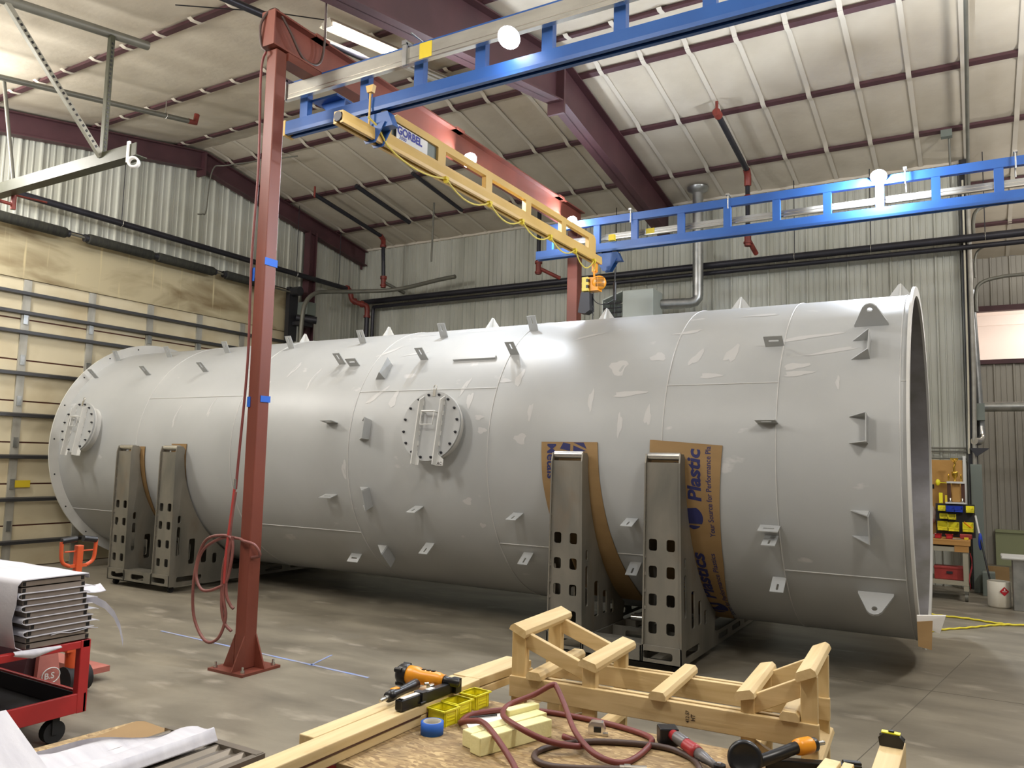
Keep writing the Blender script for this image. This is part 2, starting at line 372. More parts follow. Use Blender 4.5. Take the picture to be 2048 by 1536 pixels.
# steel frames ------------------------------------------------------------
def ibeam(name, x, y0, y1, d0, d1, w, label, t=.02, m='steel'):
    # sloping I-section hanging below the roof in a plane of constant x
    t0 = thing(name, label, 'beam', (x, (y0+y1)/2, zroof((y0+y1)/2)-.7))
    za, zb = zroof(y0)-.05, zroof(y1)-.05
    b = B(); b.prism([(x-.008, y0, za), (x-.008, y1, zb), (x-.008, y1, zb-d1), (x-.008, y0, za-d0)], (.016, 0, 0)); b.build('web', m, t0)
    b = B(); b.prism([(x-w/2, y0, za), (x-w/2, y1, zb), (x-w/2, y1, zb-t), (x-w/2, y0, za-t)], (w, 0, 0)); b.build('top_flange', m, t0)
    b = B(); b.prism([(x-w/2, y0, za-d0), (x-w/2, y1, zb-d1), (x-w/2, y1, zb-d1+t), (x-w/2, y0, za-d0+t)], (w, 0, 0)); b.build('bottom_flange', m, t0)
    return t0
f1 = ibeam('roof_beam', -4.6, YR, YB-.05, .62, .6, .22, 'dark red roof beam sloping down from the ridge to the back wall, mid frame')
b = B(); b.box(-4.72, -4.48, YR-.02, YR+.02, 6.16, 6.9); b.build('splice_plate', 'steel', f1)
f2 = ibeam('roof_beam', -4.6, 1.5, YR, .75, .62, .22, 'dark red roof beam rising to the ridge above the lit tube light, mid frame')
f3 = ibeam('roof_beam', -11.6, YR, YB-.06, .33, .33, .16, 'dark red gable beam on the right-hand slope over the big door')
f4 = ibeam('roof_beam', -11.6, -2., YR, .33, .33, .16, 'dark red gable beam on the left-hand slope over the big door')
b = B(); b.box(-11.7, -11.5, YR-.02, YR+.02, 6.5, 6.93); b.build('splice_plate', 'steel', f3)
b = B(); b.box(-11.67, -11.65, YB-.12, YB-.06, 5.8, 6.2); b.build('end_plate', 'steel', f3)
b = B(); b.box(-11.66, -11.5, 11.38, 11.40, 0, 6.2).box(-11.66, -11.5, 11.56, 11.58, 0, 6.2).box(-11.59, -11.57, 11.4, 11.56, 0, 6.2)
tag(b.build('wall_column', 'steel'), 'dark red steel column against the end wall right of the big door', 'column')
# ------------------------------------------------------------------ crane
def column(x, y, label, ztop, w=.115):
    c = thing('crane_column', label, 'column', (x, y, 0))
    B().box(x-.21, x+.17, y-.17, y+.21, 0, .02).build('base_plate', 'red', c)
    b = B(); h = w/2
    b.box(x-h, x+h, y-h, y+h, .02, ztop); b.build('post', 'red', c, bevel=.008)
    # wing plates: each face of the post carries on past one corner and flares to the base plate
    for P, D, N in (((h, -h), (0, -1), (-1, 0)), ((-h, -h), (-1, 0), (0, 1)), ((-h, h), (0, 1), (1, 0)), ((h, h), (1, 0), (0, -1))):
        b = B(); px, py = x+P[0], y+P[1]
        b.prism([(px, py, .02), (px+D[0]*.115, py+D[1]*.115, .02), (px+D[0]*.1, py+D[1]*.1, .05), (px, py, .27)], (N[0]*.012, N[1]*.012, 0))
        b.build('gusset', 'red', c)
    for ax, ay in ((-.17, -.13), (.13, -.13), (.13, .17), (-.17, .17)):
        b = B(); b.cyl((x+ax, y+ay, .02), (x+ax, y+ay, .065), .009, n=8); b.cyl((x+ax, y+ay, .02), (x+ax, y+ay, .038), .017, n=6); b.build('anchor_bolt', 'silver', c)
    return c
PX, PY = -4.925, 4.395
c1 = column(PX, PY, 'red crane column standing free on the floor in front of the tank, hose coiled round its foot', 4.99)
c2 = column(PX-.02, 10.12, 'red crane column rising behind the tank below the yellow hoist', 4.99, .16)
# header beam
hb = thing('header_beam', 'red steel header beam joining the tops of the two crane columns', 'beam', (PX, 7.2, 5.0))
y0, y1 = PY-.1, 10.25
B().box(PX-.075, PX+.075, y0, y1, 5.0, 5.015).build('bottom_flange', 'red', hb)
B().box(PX-.075, PX+.075, y0, y1, 5.285, 5.30).build('top_flange', 'red', hb)
B().box(PX-.006, PX+.006, y0, y1, 5.015, 5.285).build('web', 'red', hb)
B().box(PX-.075, PX+.075, y0-.012, y0, 5.0, 5.3).build('end_plate', 'red', hb)
b = B()
for yy in (4.75, 5.3, 6.9, 9.4): b.box(PX+.0, PX+.085, yy, yy+.16, 5.285, 5.315)
b.build('splice_clip', 'red', hb)
B().box(PX-.07, PX+.07, PY+.06, PY+.5, 4.93, 5.0).build('haunch', 'red', hb)
# runways
def runway(y, x0, x1, xs, label, zb=4.51, zt=5.0, m='blue'):
    r = thing('crane_runway', label, 'crane runway', (x0, y, zb))
    b = B(); d = .055
    # enclosed track: open slot at the bottom
    prof = [(-d, 0), (-d*.35, 0), (-d*.35, .012), (-d*.8, .02), (-d*.8, .105), (d*.8, .105), (d*.8, .02), (d*.35, .012), (d*.35, 0), (d, 0), (d*1.05, .03), (d*.95, .12), (-d*.95, .12), (-d*1.05, .03)]
    b.prism([(x0, y+u, zb+v) for u, v in prof], (x1-x0, 0, 0)); b.build('track', m, r)
    B().box(x0+.05, x1, y-.035, y+.035, zt-.1, zt).build('top_chord', m, r)
    for x in xs:
        B().box(x-.045, x+.045, y-.03, y+.03, zb+.11, zt-.09).build('vertical', m, r)
    return r
nr = runway(4.877, -5.25, 4, (-5.06, -4.36, -3.79, -3.2, -2.62, -2.05, -1.42, -.8, -.2, .4, 1.0), 'blue ladder-shaped crane runway crossing in front, nearest the viewer')
fr = runway(9.72, -5.34, 4, (-5.14, -4.41, -3.86, -3.22, -2.62, -2.02, -1.436, -.869, -.302, .295, .9, 1.5), 'blue ladder-shaped crane runway along the far side above the tank')
B().box(-5.28, -5.25, 4.82, 4.93, 4.5, 4.64).build('end_stop', 'yellow', nr)
for x in (-3.9, -2.6, -.6, .45):
    b = B(); b.cyl((x, 9.66, 4.86), (x, 9.66, 5.05), .008, n=8); b.cyl((x, 9.78, 4.8), (x, 9.78, 5.05), .008, n=8); b.box(x-.02, x+.02, 9.63, 9.81, 5.03, 5.05); b.build('hanger_clamp', 'silver', fr)
# conductor / festoon rails beside the runways
def rail(y, x0, x1, z0, z1, label, patches):
    r = thing('festoon_rail', label, 'rail', (x0, y, z0))
    b = B(); b.prism([(x0, y-.02, z0), (x0, y+.02, z0), (x0, y+.02, z1), (x0, y-.02, z1)], (x1-x0, 0, 0)); b.build('rail', 'alu', r)
    b = B(); b.box(x0, x1, y-.026, y+.02, z0-.012, z0); b.box(x0, x1, y-.022, y-.02, z0+.03, z0+.036); b.build('lip', 'silver', r)
    for x, w in patches:
        B().box(x, x+w, y-.023, y+.022, z0-.002, z1+.002).build('tape_patch', 'label', r, label='yellow tape band')
    return r
ra = rail(4.78, -5.22, 4, 4.80, 4.93, 'silver rail bolted along the near face of the front blue runway', ((-3.72, .12),))
rb = rail(9.86, -5.1, 4, 4.73, 4.80, 'thin silver rail running behind the far blue runway', ((-5.05, .16), (-3.75, .12)))
for x in (-5.2, -3.86, -2.0):
    b = B(); b.box(x-.02, x+.02, 4.73, 4.95, 4.95, 4.985); b.box(x-.02, x+.02, 4.74, 4.76, 4.78, 4.97); b.cyl((x+.08, 4.72, 5.02), (x+.08, 5.0, 5.02), .008, n=6); b.build('bracket', 'galv', ra)
# blue end truck + puck wheels
def endtruck(y, sgn, label):
    t = thing('end_truck', label, 'trolley', (-4.25, y, 4.33))
    b = B(); b.prism([(-4.47, y-.04, 4.36), (-4.03, y-.04, 4.36), (-4.09, y-.04, 4.49), (-4.41, y-.04, 4.49)], (0, .08, 0)); b.build('truck_body', 'blue', t, bevel=.01)
    b = B()
    for s in (-1, 1):
        b.prism([(-4.3, y+s*.05-.005, 4.24), (-4.2, y+s*.05-.005, 4.24), (-4.1, y+s*.05-.005, 4.40), (-4.4, y+s*.05-.005, 4.40)], (0, .01, 0))
    b.build('side_plate', 'blue', t)
    b = B()
    for x in (-4.36, -4.14): b.cyl((x, y-.03, 4.50), (x, y+.03, 4.50), .03, n=16)
    b.build('wheel', 'dark', t)
    return t
endtruck(4.877, 1, 'blue end truck carrying the yellow bridge under the front runway')
endtruck(9.72, -1, 'blue end truck carrying the yellow bridge under the far runway')
b = B(); b.box(-5.02, -4.72, 4.9, 5.1, 4.79, 4.81); b.prism([(-4.98, 4.98, 4.79), (-4.70, 4.98, 4.79), (-4.72, 4.98, 4.60), (-4.86, 4.98, 4.66)], (0, .012, 0))
st = b.build('stop_bracket', 'blue'); tag(st, 'light blue triangular stop plate hanging under the front silver rail', 'bracket')
b = B(); b.cyl((-4.55, 4.9, 4.56), (-4.55, 4.96, 4.56), .05, n=14)
# bridge
br = thing('crane_bridge', 'yellow bridge girder slung between the two blue runways', 'bridge crane', (-4.25, 4.44, 4.25))
x = -4.25
prof = [(-.05, 0), (-.018, 0), (-.018, .012), (-.04, .02), (-.04, .085), (.04, .085), (.04, .02), (.018, .012), (.018, 0), (.05, 0), (.052, .03), (.046, .1), (-.046, .1), (-.052, .03)]
b = B(); b.prism([(x+u, 4.44, 4.262+v) for u, v in prof], (0, 4.98, 0)); b.build('track', 'yellow', br)
b = B(); b.prism([(x-.02, 5.0, 4.36), (x-.02, 9.27, 4.36), (x-.02, 9.27, 4.56), (x-.02, 9.2, 4.6), (x-.02, 5.12, 4.6), (x-.02, 5.0, 4.48)], (.04, 0, 0))
b = B()
out = [(4.98, 4.355), (9.27, 4.355), (9.27, 4.56), (9.22, 4.605), (5.13, 4.605), (4.98, 4.47)]
wins = [(5.06, 5.74), (5.86, 6.57), (6.69, 7.40), (7.52, 8.28), (8.40, 9.05)]
b.plate(out, [[(a, 4.40), (z, 4.40), (z, 4.535), (a, 4.535)] for a, z in wins], lambda u, v: (x-.025, u, v), (.05, 0, 0)); b.build('truss', 'yellow', br)
B().box(x-.006, x+.0, 5.06, 5.74, 4.40, 4.535).build('web_panel', 'boxgrey', br)
sg = B().box(x+.02, x+.026, 5.125, 5.57, 4.395, 4.52).build('sign', 'paper', br)
b = B(); text(b, 'GORBEL', .096, lambda u, v: (x+.0275, 5.135+u*.98, 4.443+v), .0045); text(b, '2000', .05, lambda u, v: (x+.0275, 5.16+u, 4.402+v*.9), .0006, .2); b.build('lettering', 'signblue', sg)
b = B(); b.cyl((x, 4.43, 4.315), (x, 4.445, 4.315), .04, n=12); b.build('end_cap', 'dark', br)
# festoon cable with clips under the bridge
fc = thing('festoon_cable', 'pale yellow festoon cable looping below the yellow bridge', 'cable', (x+.06, 5.2, 4.2))
cl = [5.81, 6.58, 7.242, 7.904, 8.561, 9.12]
pts = [(x+.03, 4.75, 4.43), (x+.06, 4.83, 4.38), (x+.07, 4.95, 4.26)]
prev = 4.95
path = [V(p) for p in pts]
z0 = 4.25
ys = [4.95]+cl
for i, (a, z) in enumerate(zip(ys[:-1], ys[1:])):
    for k in range(1, 9):
        u = k/8; path.append(V((x+.07, a+(z-a)*u, z0-(.11 if i < 5 else .16)*4*u*(1-u)*(.6 if i == 0 else 1))))
path += [V((x+.05, 9.2, 4.2)), V((x, 9.24, 4.14))]
B().tube(path, .0085, 6).build('cable', 'cableyel', fc)
for y in cl:
    b = B(); b.box(x+.05, x+.09, y-.025, y+.025, 4.235, 4.262); b.cyl((x+.07, y-.012, 4.225), (x+.07, y+.012, 4.225), .022, n=10); b.build('clip', 'label', fc)
# hoist
ho = thing('chain_hoist', 'orange electric chain hoist hanging from the far end of the yellow bridge', 'hoist', (x, 9.3, 3.7))
hy = 9.3
b = B(); b.lathe([(0, -.1), (.06, -.1), (.088, -.08), (.095, 0), (.095, .05), (.075, .085), (0, .09)], (x+.03, hy+.06, 4.0), (.55, -.83, 0), 24); b.box(x-.09, x+.06, hy-.03, hy+.1, 3.89, 4.07); b.build('motor_housing', 'toolor', ho)
b = B(); cc = V((x+.03, hy+.06, 4.0))+V((.55, -.83, 0)).normalized()*.088
dx = V((.83, .55, 0)).normalized()
for k in range(-3, 4): b.bar(cc+V((0, 0, k*.018))-dx*.055, cc+V((0, 0, k*.018))+dx*.055, .004, .007)
b.build('grille', 'dark', ho)
b = B(); b.box(x-.15, x-.06, hy-.08, hy+.04, 3.88, 4.07); b.build('control_box', 'cableyel', ho, bevel=.008)
b = B(); b.box(x-.085, x-.058, hy-.084, hy-.03, 4.0, 4.04); b.box(x-.085, x-.058, hy-.084, hy-.03, 3.92, 3.96); b.build('cover', 'black', ho)
b = B(); b.tube(smoothpath([(x, hy, 4.06), (x, hy-.02, 4.12), (x+.015, hy, 4.17), (x, hy+.02, 4.13)], 5), .014, 8); b.box(x-.03, x+.03, hy-.03, hy+.03, 4.14, 4.25); b.build('top_hook', 'toolor', ho)
b = B(); g = [(-.15, 3.86), (-.03, 3.86), (-.02, 3.62), (-.09, 3.58), (-.19, 3.6)]
b.prism([(x+u, hy-.1, v) for u, v in g], (0, .14, 0)); b.build('chain_bag', 'dark', ho, bevel=.012)
b = B()
for k in range(26):
    p = V((x-.02+.0, hy, 3.86-k*.032))
    b.tube([p+V((cos(a)*.006 if k % 2 else 0, 0 if k % 2 else cos(a)*.006, sin(a)*.018)) for a in [2*pi*i/8 for i in range(8)]], .004, 5, True)
b.build('load_chain', 'dark', ho)
b = B(); b.tube(smoothpath([(x-.05, hy, 3.86), (x+.02, hy, 3.74), (x+.1, hy+.1, 3.72), (x+.2, hy+.2, 3.8)]), .005, 6); b.cyl((x+.2, hy+.2, 3.78), (x+.2, hy+.2, 4.02), .022, n=10); b.cyl((x+.2, hy+.2, 4.02), (x+.2, hy+.2, 4.2), .007, n=6); b.build('pendant', 'black', ho)
b = B(); b.cyl((x+.2, hy+.2, 3.4), (x+.2, hy+.2, 3.78), .004, n=6); b.build('pull_cord', 'black', ho)
# yellow tagged stub on the bridge end
b = B(); b.cyl((x, 4.80, 4.36), (x, 4.80, 4.70), .009, n=8); b.prism([(x-.035, 4.78, 4.72), (x+.045, 4.78, 4.72), (x+.03, 4.78, 4.66), (x-.02, 4.78, 4.66)], (0, .04, 0))
tag(b.build('cable_post', 'yellow'), 'short pale yellow post standing on the near end of the yellow bridge', 'post')
b = B(); b.box(-4.2, -4.12, 9.62, 9.68, 4.64, 4.72); tag(b.build('stop_box', 'label'), 'small yellow box sitting on the far blue runway above the hoist', 'box')
# work lamps fixed to the crane (they light the tank)
LAMPS = [((-2.87, 4.72, 4.74), 'bright white work lamp clamped to the front blue runway', (.0, -.5, -.6), 1), ((-4.80, 7.11, 4.99), 'bright white work lamp clamped to the middle of the red header beam', (.8, -.4, -.75), 1), ((-4.80, 9.70, 5.0), 'bright white work lamp clamped to the red header beam above the hoist', (.8, -.5, -.75), 1), ((-.87, 9.62, 4.975), 'bright white work lamp on the far blue runway at the right', (0, -.7, -.75), 1)]
for p, lab, d, e in LAMPS:
    p = V(p); d = V(d).normalized()
    t = thing('work_lamp', lab, 'lamp', p, 'work lamps on the crane')
    b = B(); b.lathe([(0, -.06), (.04, -.055), (.08, -.02), (.088, .0)], p, d, 20); b.build('lamp_housing', 'dark', t)
    b = B(); b.lathe([(.087, .0), (.07, .014), (0, .02)], p, d, 20); b.build('lens', 'lamp', t)
    b = B(); b.bar(p-d*.05, p-d*.09+V((0, 0, .01)), .02, .02); b.build('bracket', 'dark', t)
# ------------------------------------------------------------------ tank
TY, TZ, TR = 7.8, 1.702, 1.479
TX0, TX1 = -11.0, -.425
def cp(x, th, dr=0.):
    t = R_(th); return V((x, TY-(TR+dr)*cos(t), TZ+(TR+dr)*sin(t)))
def nrm(th): t = R_(th); return V((0, -cos(t), sin(t)))
def tan_(th): t = R_(th); return V((0, sin(t), cos(t)))
tk = thing('tank', 'huge pale grey horizontal cylindrical tank, open at its right-hand end', 'tank', (-5.7, TY, TZ-TR))
n = 160
ths = [360*i/n for i in range(n)]
def shell(x0, x1, r, flip=False):
    b = B(); a = [cp(x0, t, r) for t in ths]; z = [cp(x1, t, r) for t in ths]
    f = [(i, (i+1) % n, n+(i+1) % n, n+i) for i in range(n)]
    if flip: f = [tuple(reversed(q)) for q in f]
    return b.add(a+z, f, True)
sh = shell(TX0, TX1, 0)
sh.build('shell', 'tank', tk)
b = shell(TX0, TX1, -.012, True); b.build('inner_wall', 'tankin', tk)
def ringplate(x0, x1, ri, ro, nm, m, holes=0):
    b = B()
    A = [cp(x0, t, ri) for t in ths]; C = [cp(x0, t, ro) for t in ths]; D = [cp(x1, t, ro) for t in ths]; E = [cp(x1, t, ri) for t in ths]
    q = lambda o, p: [(o*n+i, o*n+(i+1) % n, p*n+(i+1) % n, p*n+i) for i in range(n)]
    b.add(A+C+D+E, q(0, 1)+q(2, 3)); b.add(C+D, q(0, 1), True); b.add(A+E, q(0, 1), True)
    return b.build(nm, m, tk)
b = None
ff = ringplate(TX0-.02, TX0, -.012, .13, 'end_flange', 'white')
b = B()
for k in range(20):
    b = B(); p = cp(TX0, k*18+4, .075); b.cyl(p, p+V((.003, 0, 0)), .011, n=10); b.build('bolt_hole', 'black', ff)
nf = ringplate(TX1, TX1+.02, -.012, .07, 'rim_flange', 'white')
def wash(x): return x
# end closure on the far end
b = B(); b.add([cp(TX0-.01, t, 0) for t in ths], [tuple(range(n))]); b.build('far_head', 'tank', tk)
# circumferential weld beads
for x in (-9.28, -7.51, -5.70, -3.97, -2.26, -1.34, -.47):
    B().tube([cp(x, t, .001) for t in ths], .0055 if x > -9 else .005, 5, True).build('weld_seam', 'weld', tk)
for x0, x1, th in ((-9.28, -7.51, 26), (-5.70, -3.97, 26), (-2.26, -1.34, 24.7), (-7.51, -5.70, -35), (-3.97, -2.26, -34.5), (-1.34, -.47, -35.6), (-11, -9.28, -35), (-.47, -.425, 24)):
    B().tube([cp(x0+(x1-x0)*k/6, th, .001) for k in range(7)], .005, 5).build('weld_seam', 'weld', tk)
def radial_plate(x, th, w, L, t=.008, slot='r', nm='mounting_tab', par=None):
    # flat tab standing out from the shell, wide along the tank axis, with a slot
    sl = (w*.16, L*.4) if slot == 'r' else (w*.55, L*.16)
    cy = L*.66 if slot == 'r' else L*.55
    b = B(); b.plate([(-w/2, -.004), (w/2, -.004), (w/2, L), (-w/2, L)], [rrect(0, cy, sl[0], sl[1], min(sl)*.45, 3)], lambda u, v: cp(x+u, th, v)-tan_(th)*t/2, tan_(th)*t)
    return b.build(nm, 'tank', par or tk)
for x in (-11.05, -9.77, -8.57, -7.39, -6.217, -5.048, -3.914):
    radial_plate(x+(.1 if x < -11 else 0), 61, .1, .165)
for x in (-10.86, -9.68, -8.51, -6.184, -5.031, -3.922):
    radial_plate(x, 42.5, .1, .165)
for x, th in ((-4.813, -20.7), (-4.818, -37.6), (-3.674, -21), (-3.676, -38), (-2.55, -20.5), (-2.6, -38), (-1.40, -23.5), (-1.388, -39), (-8.4, -21)):
    radial_plate(x, th, .105, .16)
for x, th, w in ((-5.975, 40.8, .15), (-5.967, 12.1, .158), (-5.969, -17.8, .165), (-5.957, -48.7, .152), (-1.408, 39.4, .15), (-1.403, 11.2, .155), (-1.403, -20.1, .155)):
    radial_plate(x, th, w, .115, slot='x')
# U-shaped brackets: web across the axis with two triangular cheeks
def channel(x, th, h=.2, d=.12, sgn=-1):
    a = math.degrees(h/2/TR); p = thing
    b = B(); q = [cp(x, th-a, -.004), cp(x, th+a, -.004), cp(x, th+a, d), cp(x, th-a, d)]
    b.prism(q, (.008, 0, 0))
    for e in (-a, a):
        b.prism([cp(x, th+e, -.004), cp(x, th+e, d), cp(x+sgn*.13, th+e, -.004)], tan_(th+e)*.008)
    b.build('channel_bracket', 'tank', tk)
for th in (36, 9.1, -18.1): channel(-.69, th)
for th in (36, 9.1, -18.1, -45.5): channel(-5.43, th)
# lifting lugs
for th in (47.2, -42):
    hw, L, rr = .125, .21, .055
    o = [(-hw, -.004), (hw, -.004), (hw, .02), (rr*.9, L-rr*.5)]+[(rr*cos(R_(a)), L-rr+rr*sin(R_(a))) for a in (30, 60, 90, 120, 150)]+[(-rr*.9, L-rr*.5), (-hw, .02)]
    B().plate(o, [circ(0, L-rr, .02, 16)], lambda u, v, th=th: cp(-.69+u, th, v)-tan_(th)*.01, tan_(th)*.02).build('lifting_lug', 'tank', tk)
# gusseted fins along the top
for x in (-8.04, -6.55, -4.96, -3.48, -2.01, -.56):
    b = B(); L = .175; th = 95
    b.prism([cp(x, th-4.5, -.004), cp(x, th+4.5, -.004), cp(x, th+.6, L), cp(x, th-.6, L)], (.008, 0, 0))
    b.prism([cp(x-.14, th, -.004), cp(x+.14, th, -.004), cp(x+.012, th, L), cp(x-.012, th, L)], tan_(th)*.008)
    b.build('top_fin', 'white', tk)
# flat bar pad and its weld outline
b = B(); b.obox(cp(-4.375, 41, .012), (.255, 0, 0), nrm(41)*.014, tan_(41)*.018); b.build('pad_bar', 'tank', tk)
# manways -----------------------------------------------------------------
def manway(x, th=9.6, r=.345, off=.125):
    N, T, X = nrm(th), tan_(th), V((1, 0, 0)); c = cp(x, th, 0)
    nk = B(); nk.cyl(c-N*.06, c+N*(off-.025), r*.86, n=48, caps=False); neck = nk.build('manway_neck', 'white', tk)
    b = B(); b.cyl(c+N*(off-.03), c+N*(off-.012), r, n=56); b.build('neck_flange', 'white', neck)
    cv = B().cyl(c+N*(off-.01), c+N*(off+.012), r, n=56).build('manway_cover', 'tank', tk)
    f = c+N*(off+.012)
    for k in range(16):
        a = 2*pi*(k+.5)/16; p = f+X*cos(a)*r*.91+T*sin(a)*r*.91
        B().cyl(p, p+N*.014, .013, n=6).cyl(p, p+N*.026, .007, n=6).build('bolt', 'dark', cv)
    for sx in (-.125, .125):
        b = B(); y0, y1 = -r*1.12, r*.86; t = .01
        o = [f+X*sx+T*y0, f+X*sx+T*y1, f+X*sx+T*(y1-.05)+N*.07, f+X*sx+T*y0+N*.07]
        b.prism(o, X*t)
        b.prism([f+X*sx+T*y0+N*-.0, f+X*(sx+(.085 if sx > 0 else .05))+T*y0, f+X*(sx+(.085 if sx > 0 else .05))+T*(y0+.06), f+X*sx+T*(y0+.12)], N*.008)
        for k in range(6): b.obox(f+X*(sx+t+.003)+T*(-r*.8+k*.1)+N*.004, X*.006, T*.022, N*.006)
        b.build('stiffener', 'white', cv)
    b = B(); w, hh = .075, .1
    b.tube([f+X*(-w)+T*.13, f+X*(-w)+T*.13+N*.07, f+X*w+T*.13+N*.07, f+X*w+T*.13], .009, 8); b.tube([f+X*(-w)+T*.13+N*.07, f+X*(-w)+T*.0+N*.07, f+X*w+T*.0+N*.07, f+X*w+T*.13+N*.07], .006, 8)
    b.build('handle', 'white', cv)
    b = B(); b.tube([f+T*(r*.97+.045+.028*sin(q))+X*.017*cos(q)+N*.0 for q in [2*pi*i/14 for i in range(14)]], .005, 6, True); b.obox(f+T*r*.95, X*.016, T*.035, N*.006)
    b.build('lifting_ring', 'silver', cv)
    if x > -6:
        b = B(); text(b, 'AC', .04, lambda u, v: f+X*(.145+u)+T*(-r*1.1+v)+N*.009, .001); b.build('marking', 'ink', cv)
manway(-4.56); manway(-10.4)
# bright ground patches where welds were dressed
random.seed(3)
def patch(x, th, w, h, a=0.):
    b = B()
    ca, sa = cos(R_(a)), sin(R_(a)); k = 14
    pts = []
    for i in range(k):
        q = 2*pi*i/k; rr = 1+.22*sin(3*q+x*9)+.12*sin(5*q+th)
        u, v = w*.5*rr*cos(q), h*.5*rr*sin(q); pts.append((u*ca-v*sa, u*sa+v*ca))
    b.add([cp(x+u, th+math.degrees(v/TR), .0016) for u, v in pts], [tuple(range(k))]); b.build('dressed_patch', 'patch', tk)
for x, th, w, h, a in ((-1.22, 30.5, .2, .06, 5), (-1.2, 27.7, .22, .05, 5), (-2.05, 36, .2, .07, 60), (-1.75, 37, .1, .2, -20), (-1.15, 43, .5, .045, 8), (-.95, 36, .35, .04, 10), (-1.6, 60, .3, .05, 0), (-2.4, 37, .14, .1, 0), (-2.75, 33, .16, .18, 20), (-2.6, 22, .3, .05, 5), (-2.95, 20, .05, .2, 0), (-2.4, 14, .06, .17, 0), (-2.65, 11, .05, .2, 0), (-3.75, 30, .07, .2, -10), (-3.9, 29, .12, .05, 0), (-4.35, 27, .05, .2, -20), (-4.25, 21, .07, .16, 0), (-4.1, 14, .1, .05, 0), (-4.05, 9, .1, .06, 0), (-3.62, 6, .12, .1, 0), (-3.55, 16, .05, .16, 0), (-5.45, 24, .32, .05, 40), (-5.2, 22, .08, .2, -10), (-5.62, 50, .3, .05, 35), (-5.2, 47, .3, .03, 10), (-6.5, 34, .05, .3, -10), (-6.9, 41, .06, .24, -15), (-7.2, 30, .05, .2, -15), (-4.22, -17.5, .1, .07, 20), (-4.1, -27, .07, .05, 0), (-5.75, -7, .06, .2, 0), (-6.3, 64, .2, .04, 0), (-5.4, 66, .3, .03, 0), (-4.6, 66, .4, .03, 0), (-8.0, 20, .05, .25, -10), (-8.6, 16, .05, .3, -10), (-3.2, 52, .3, .04, 20), (-2.2, 50, .25, .05, 10), (-1.9, 28, .18, .05, 0), (-.9, 24, .03, .12, 0)):
    patch(x, th, w, h, a)
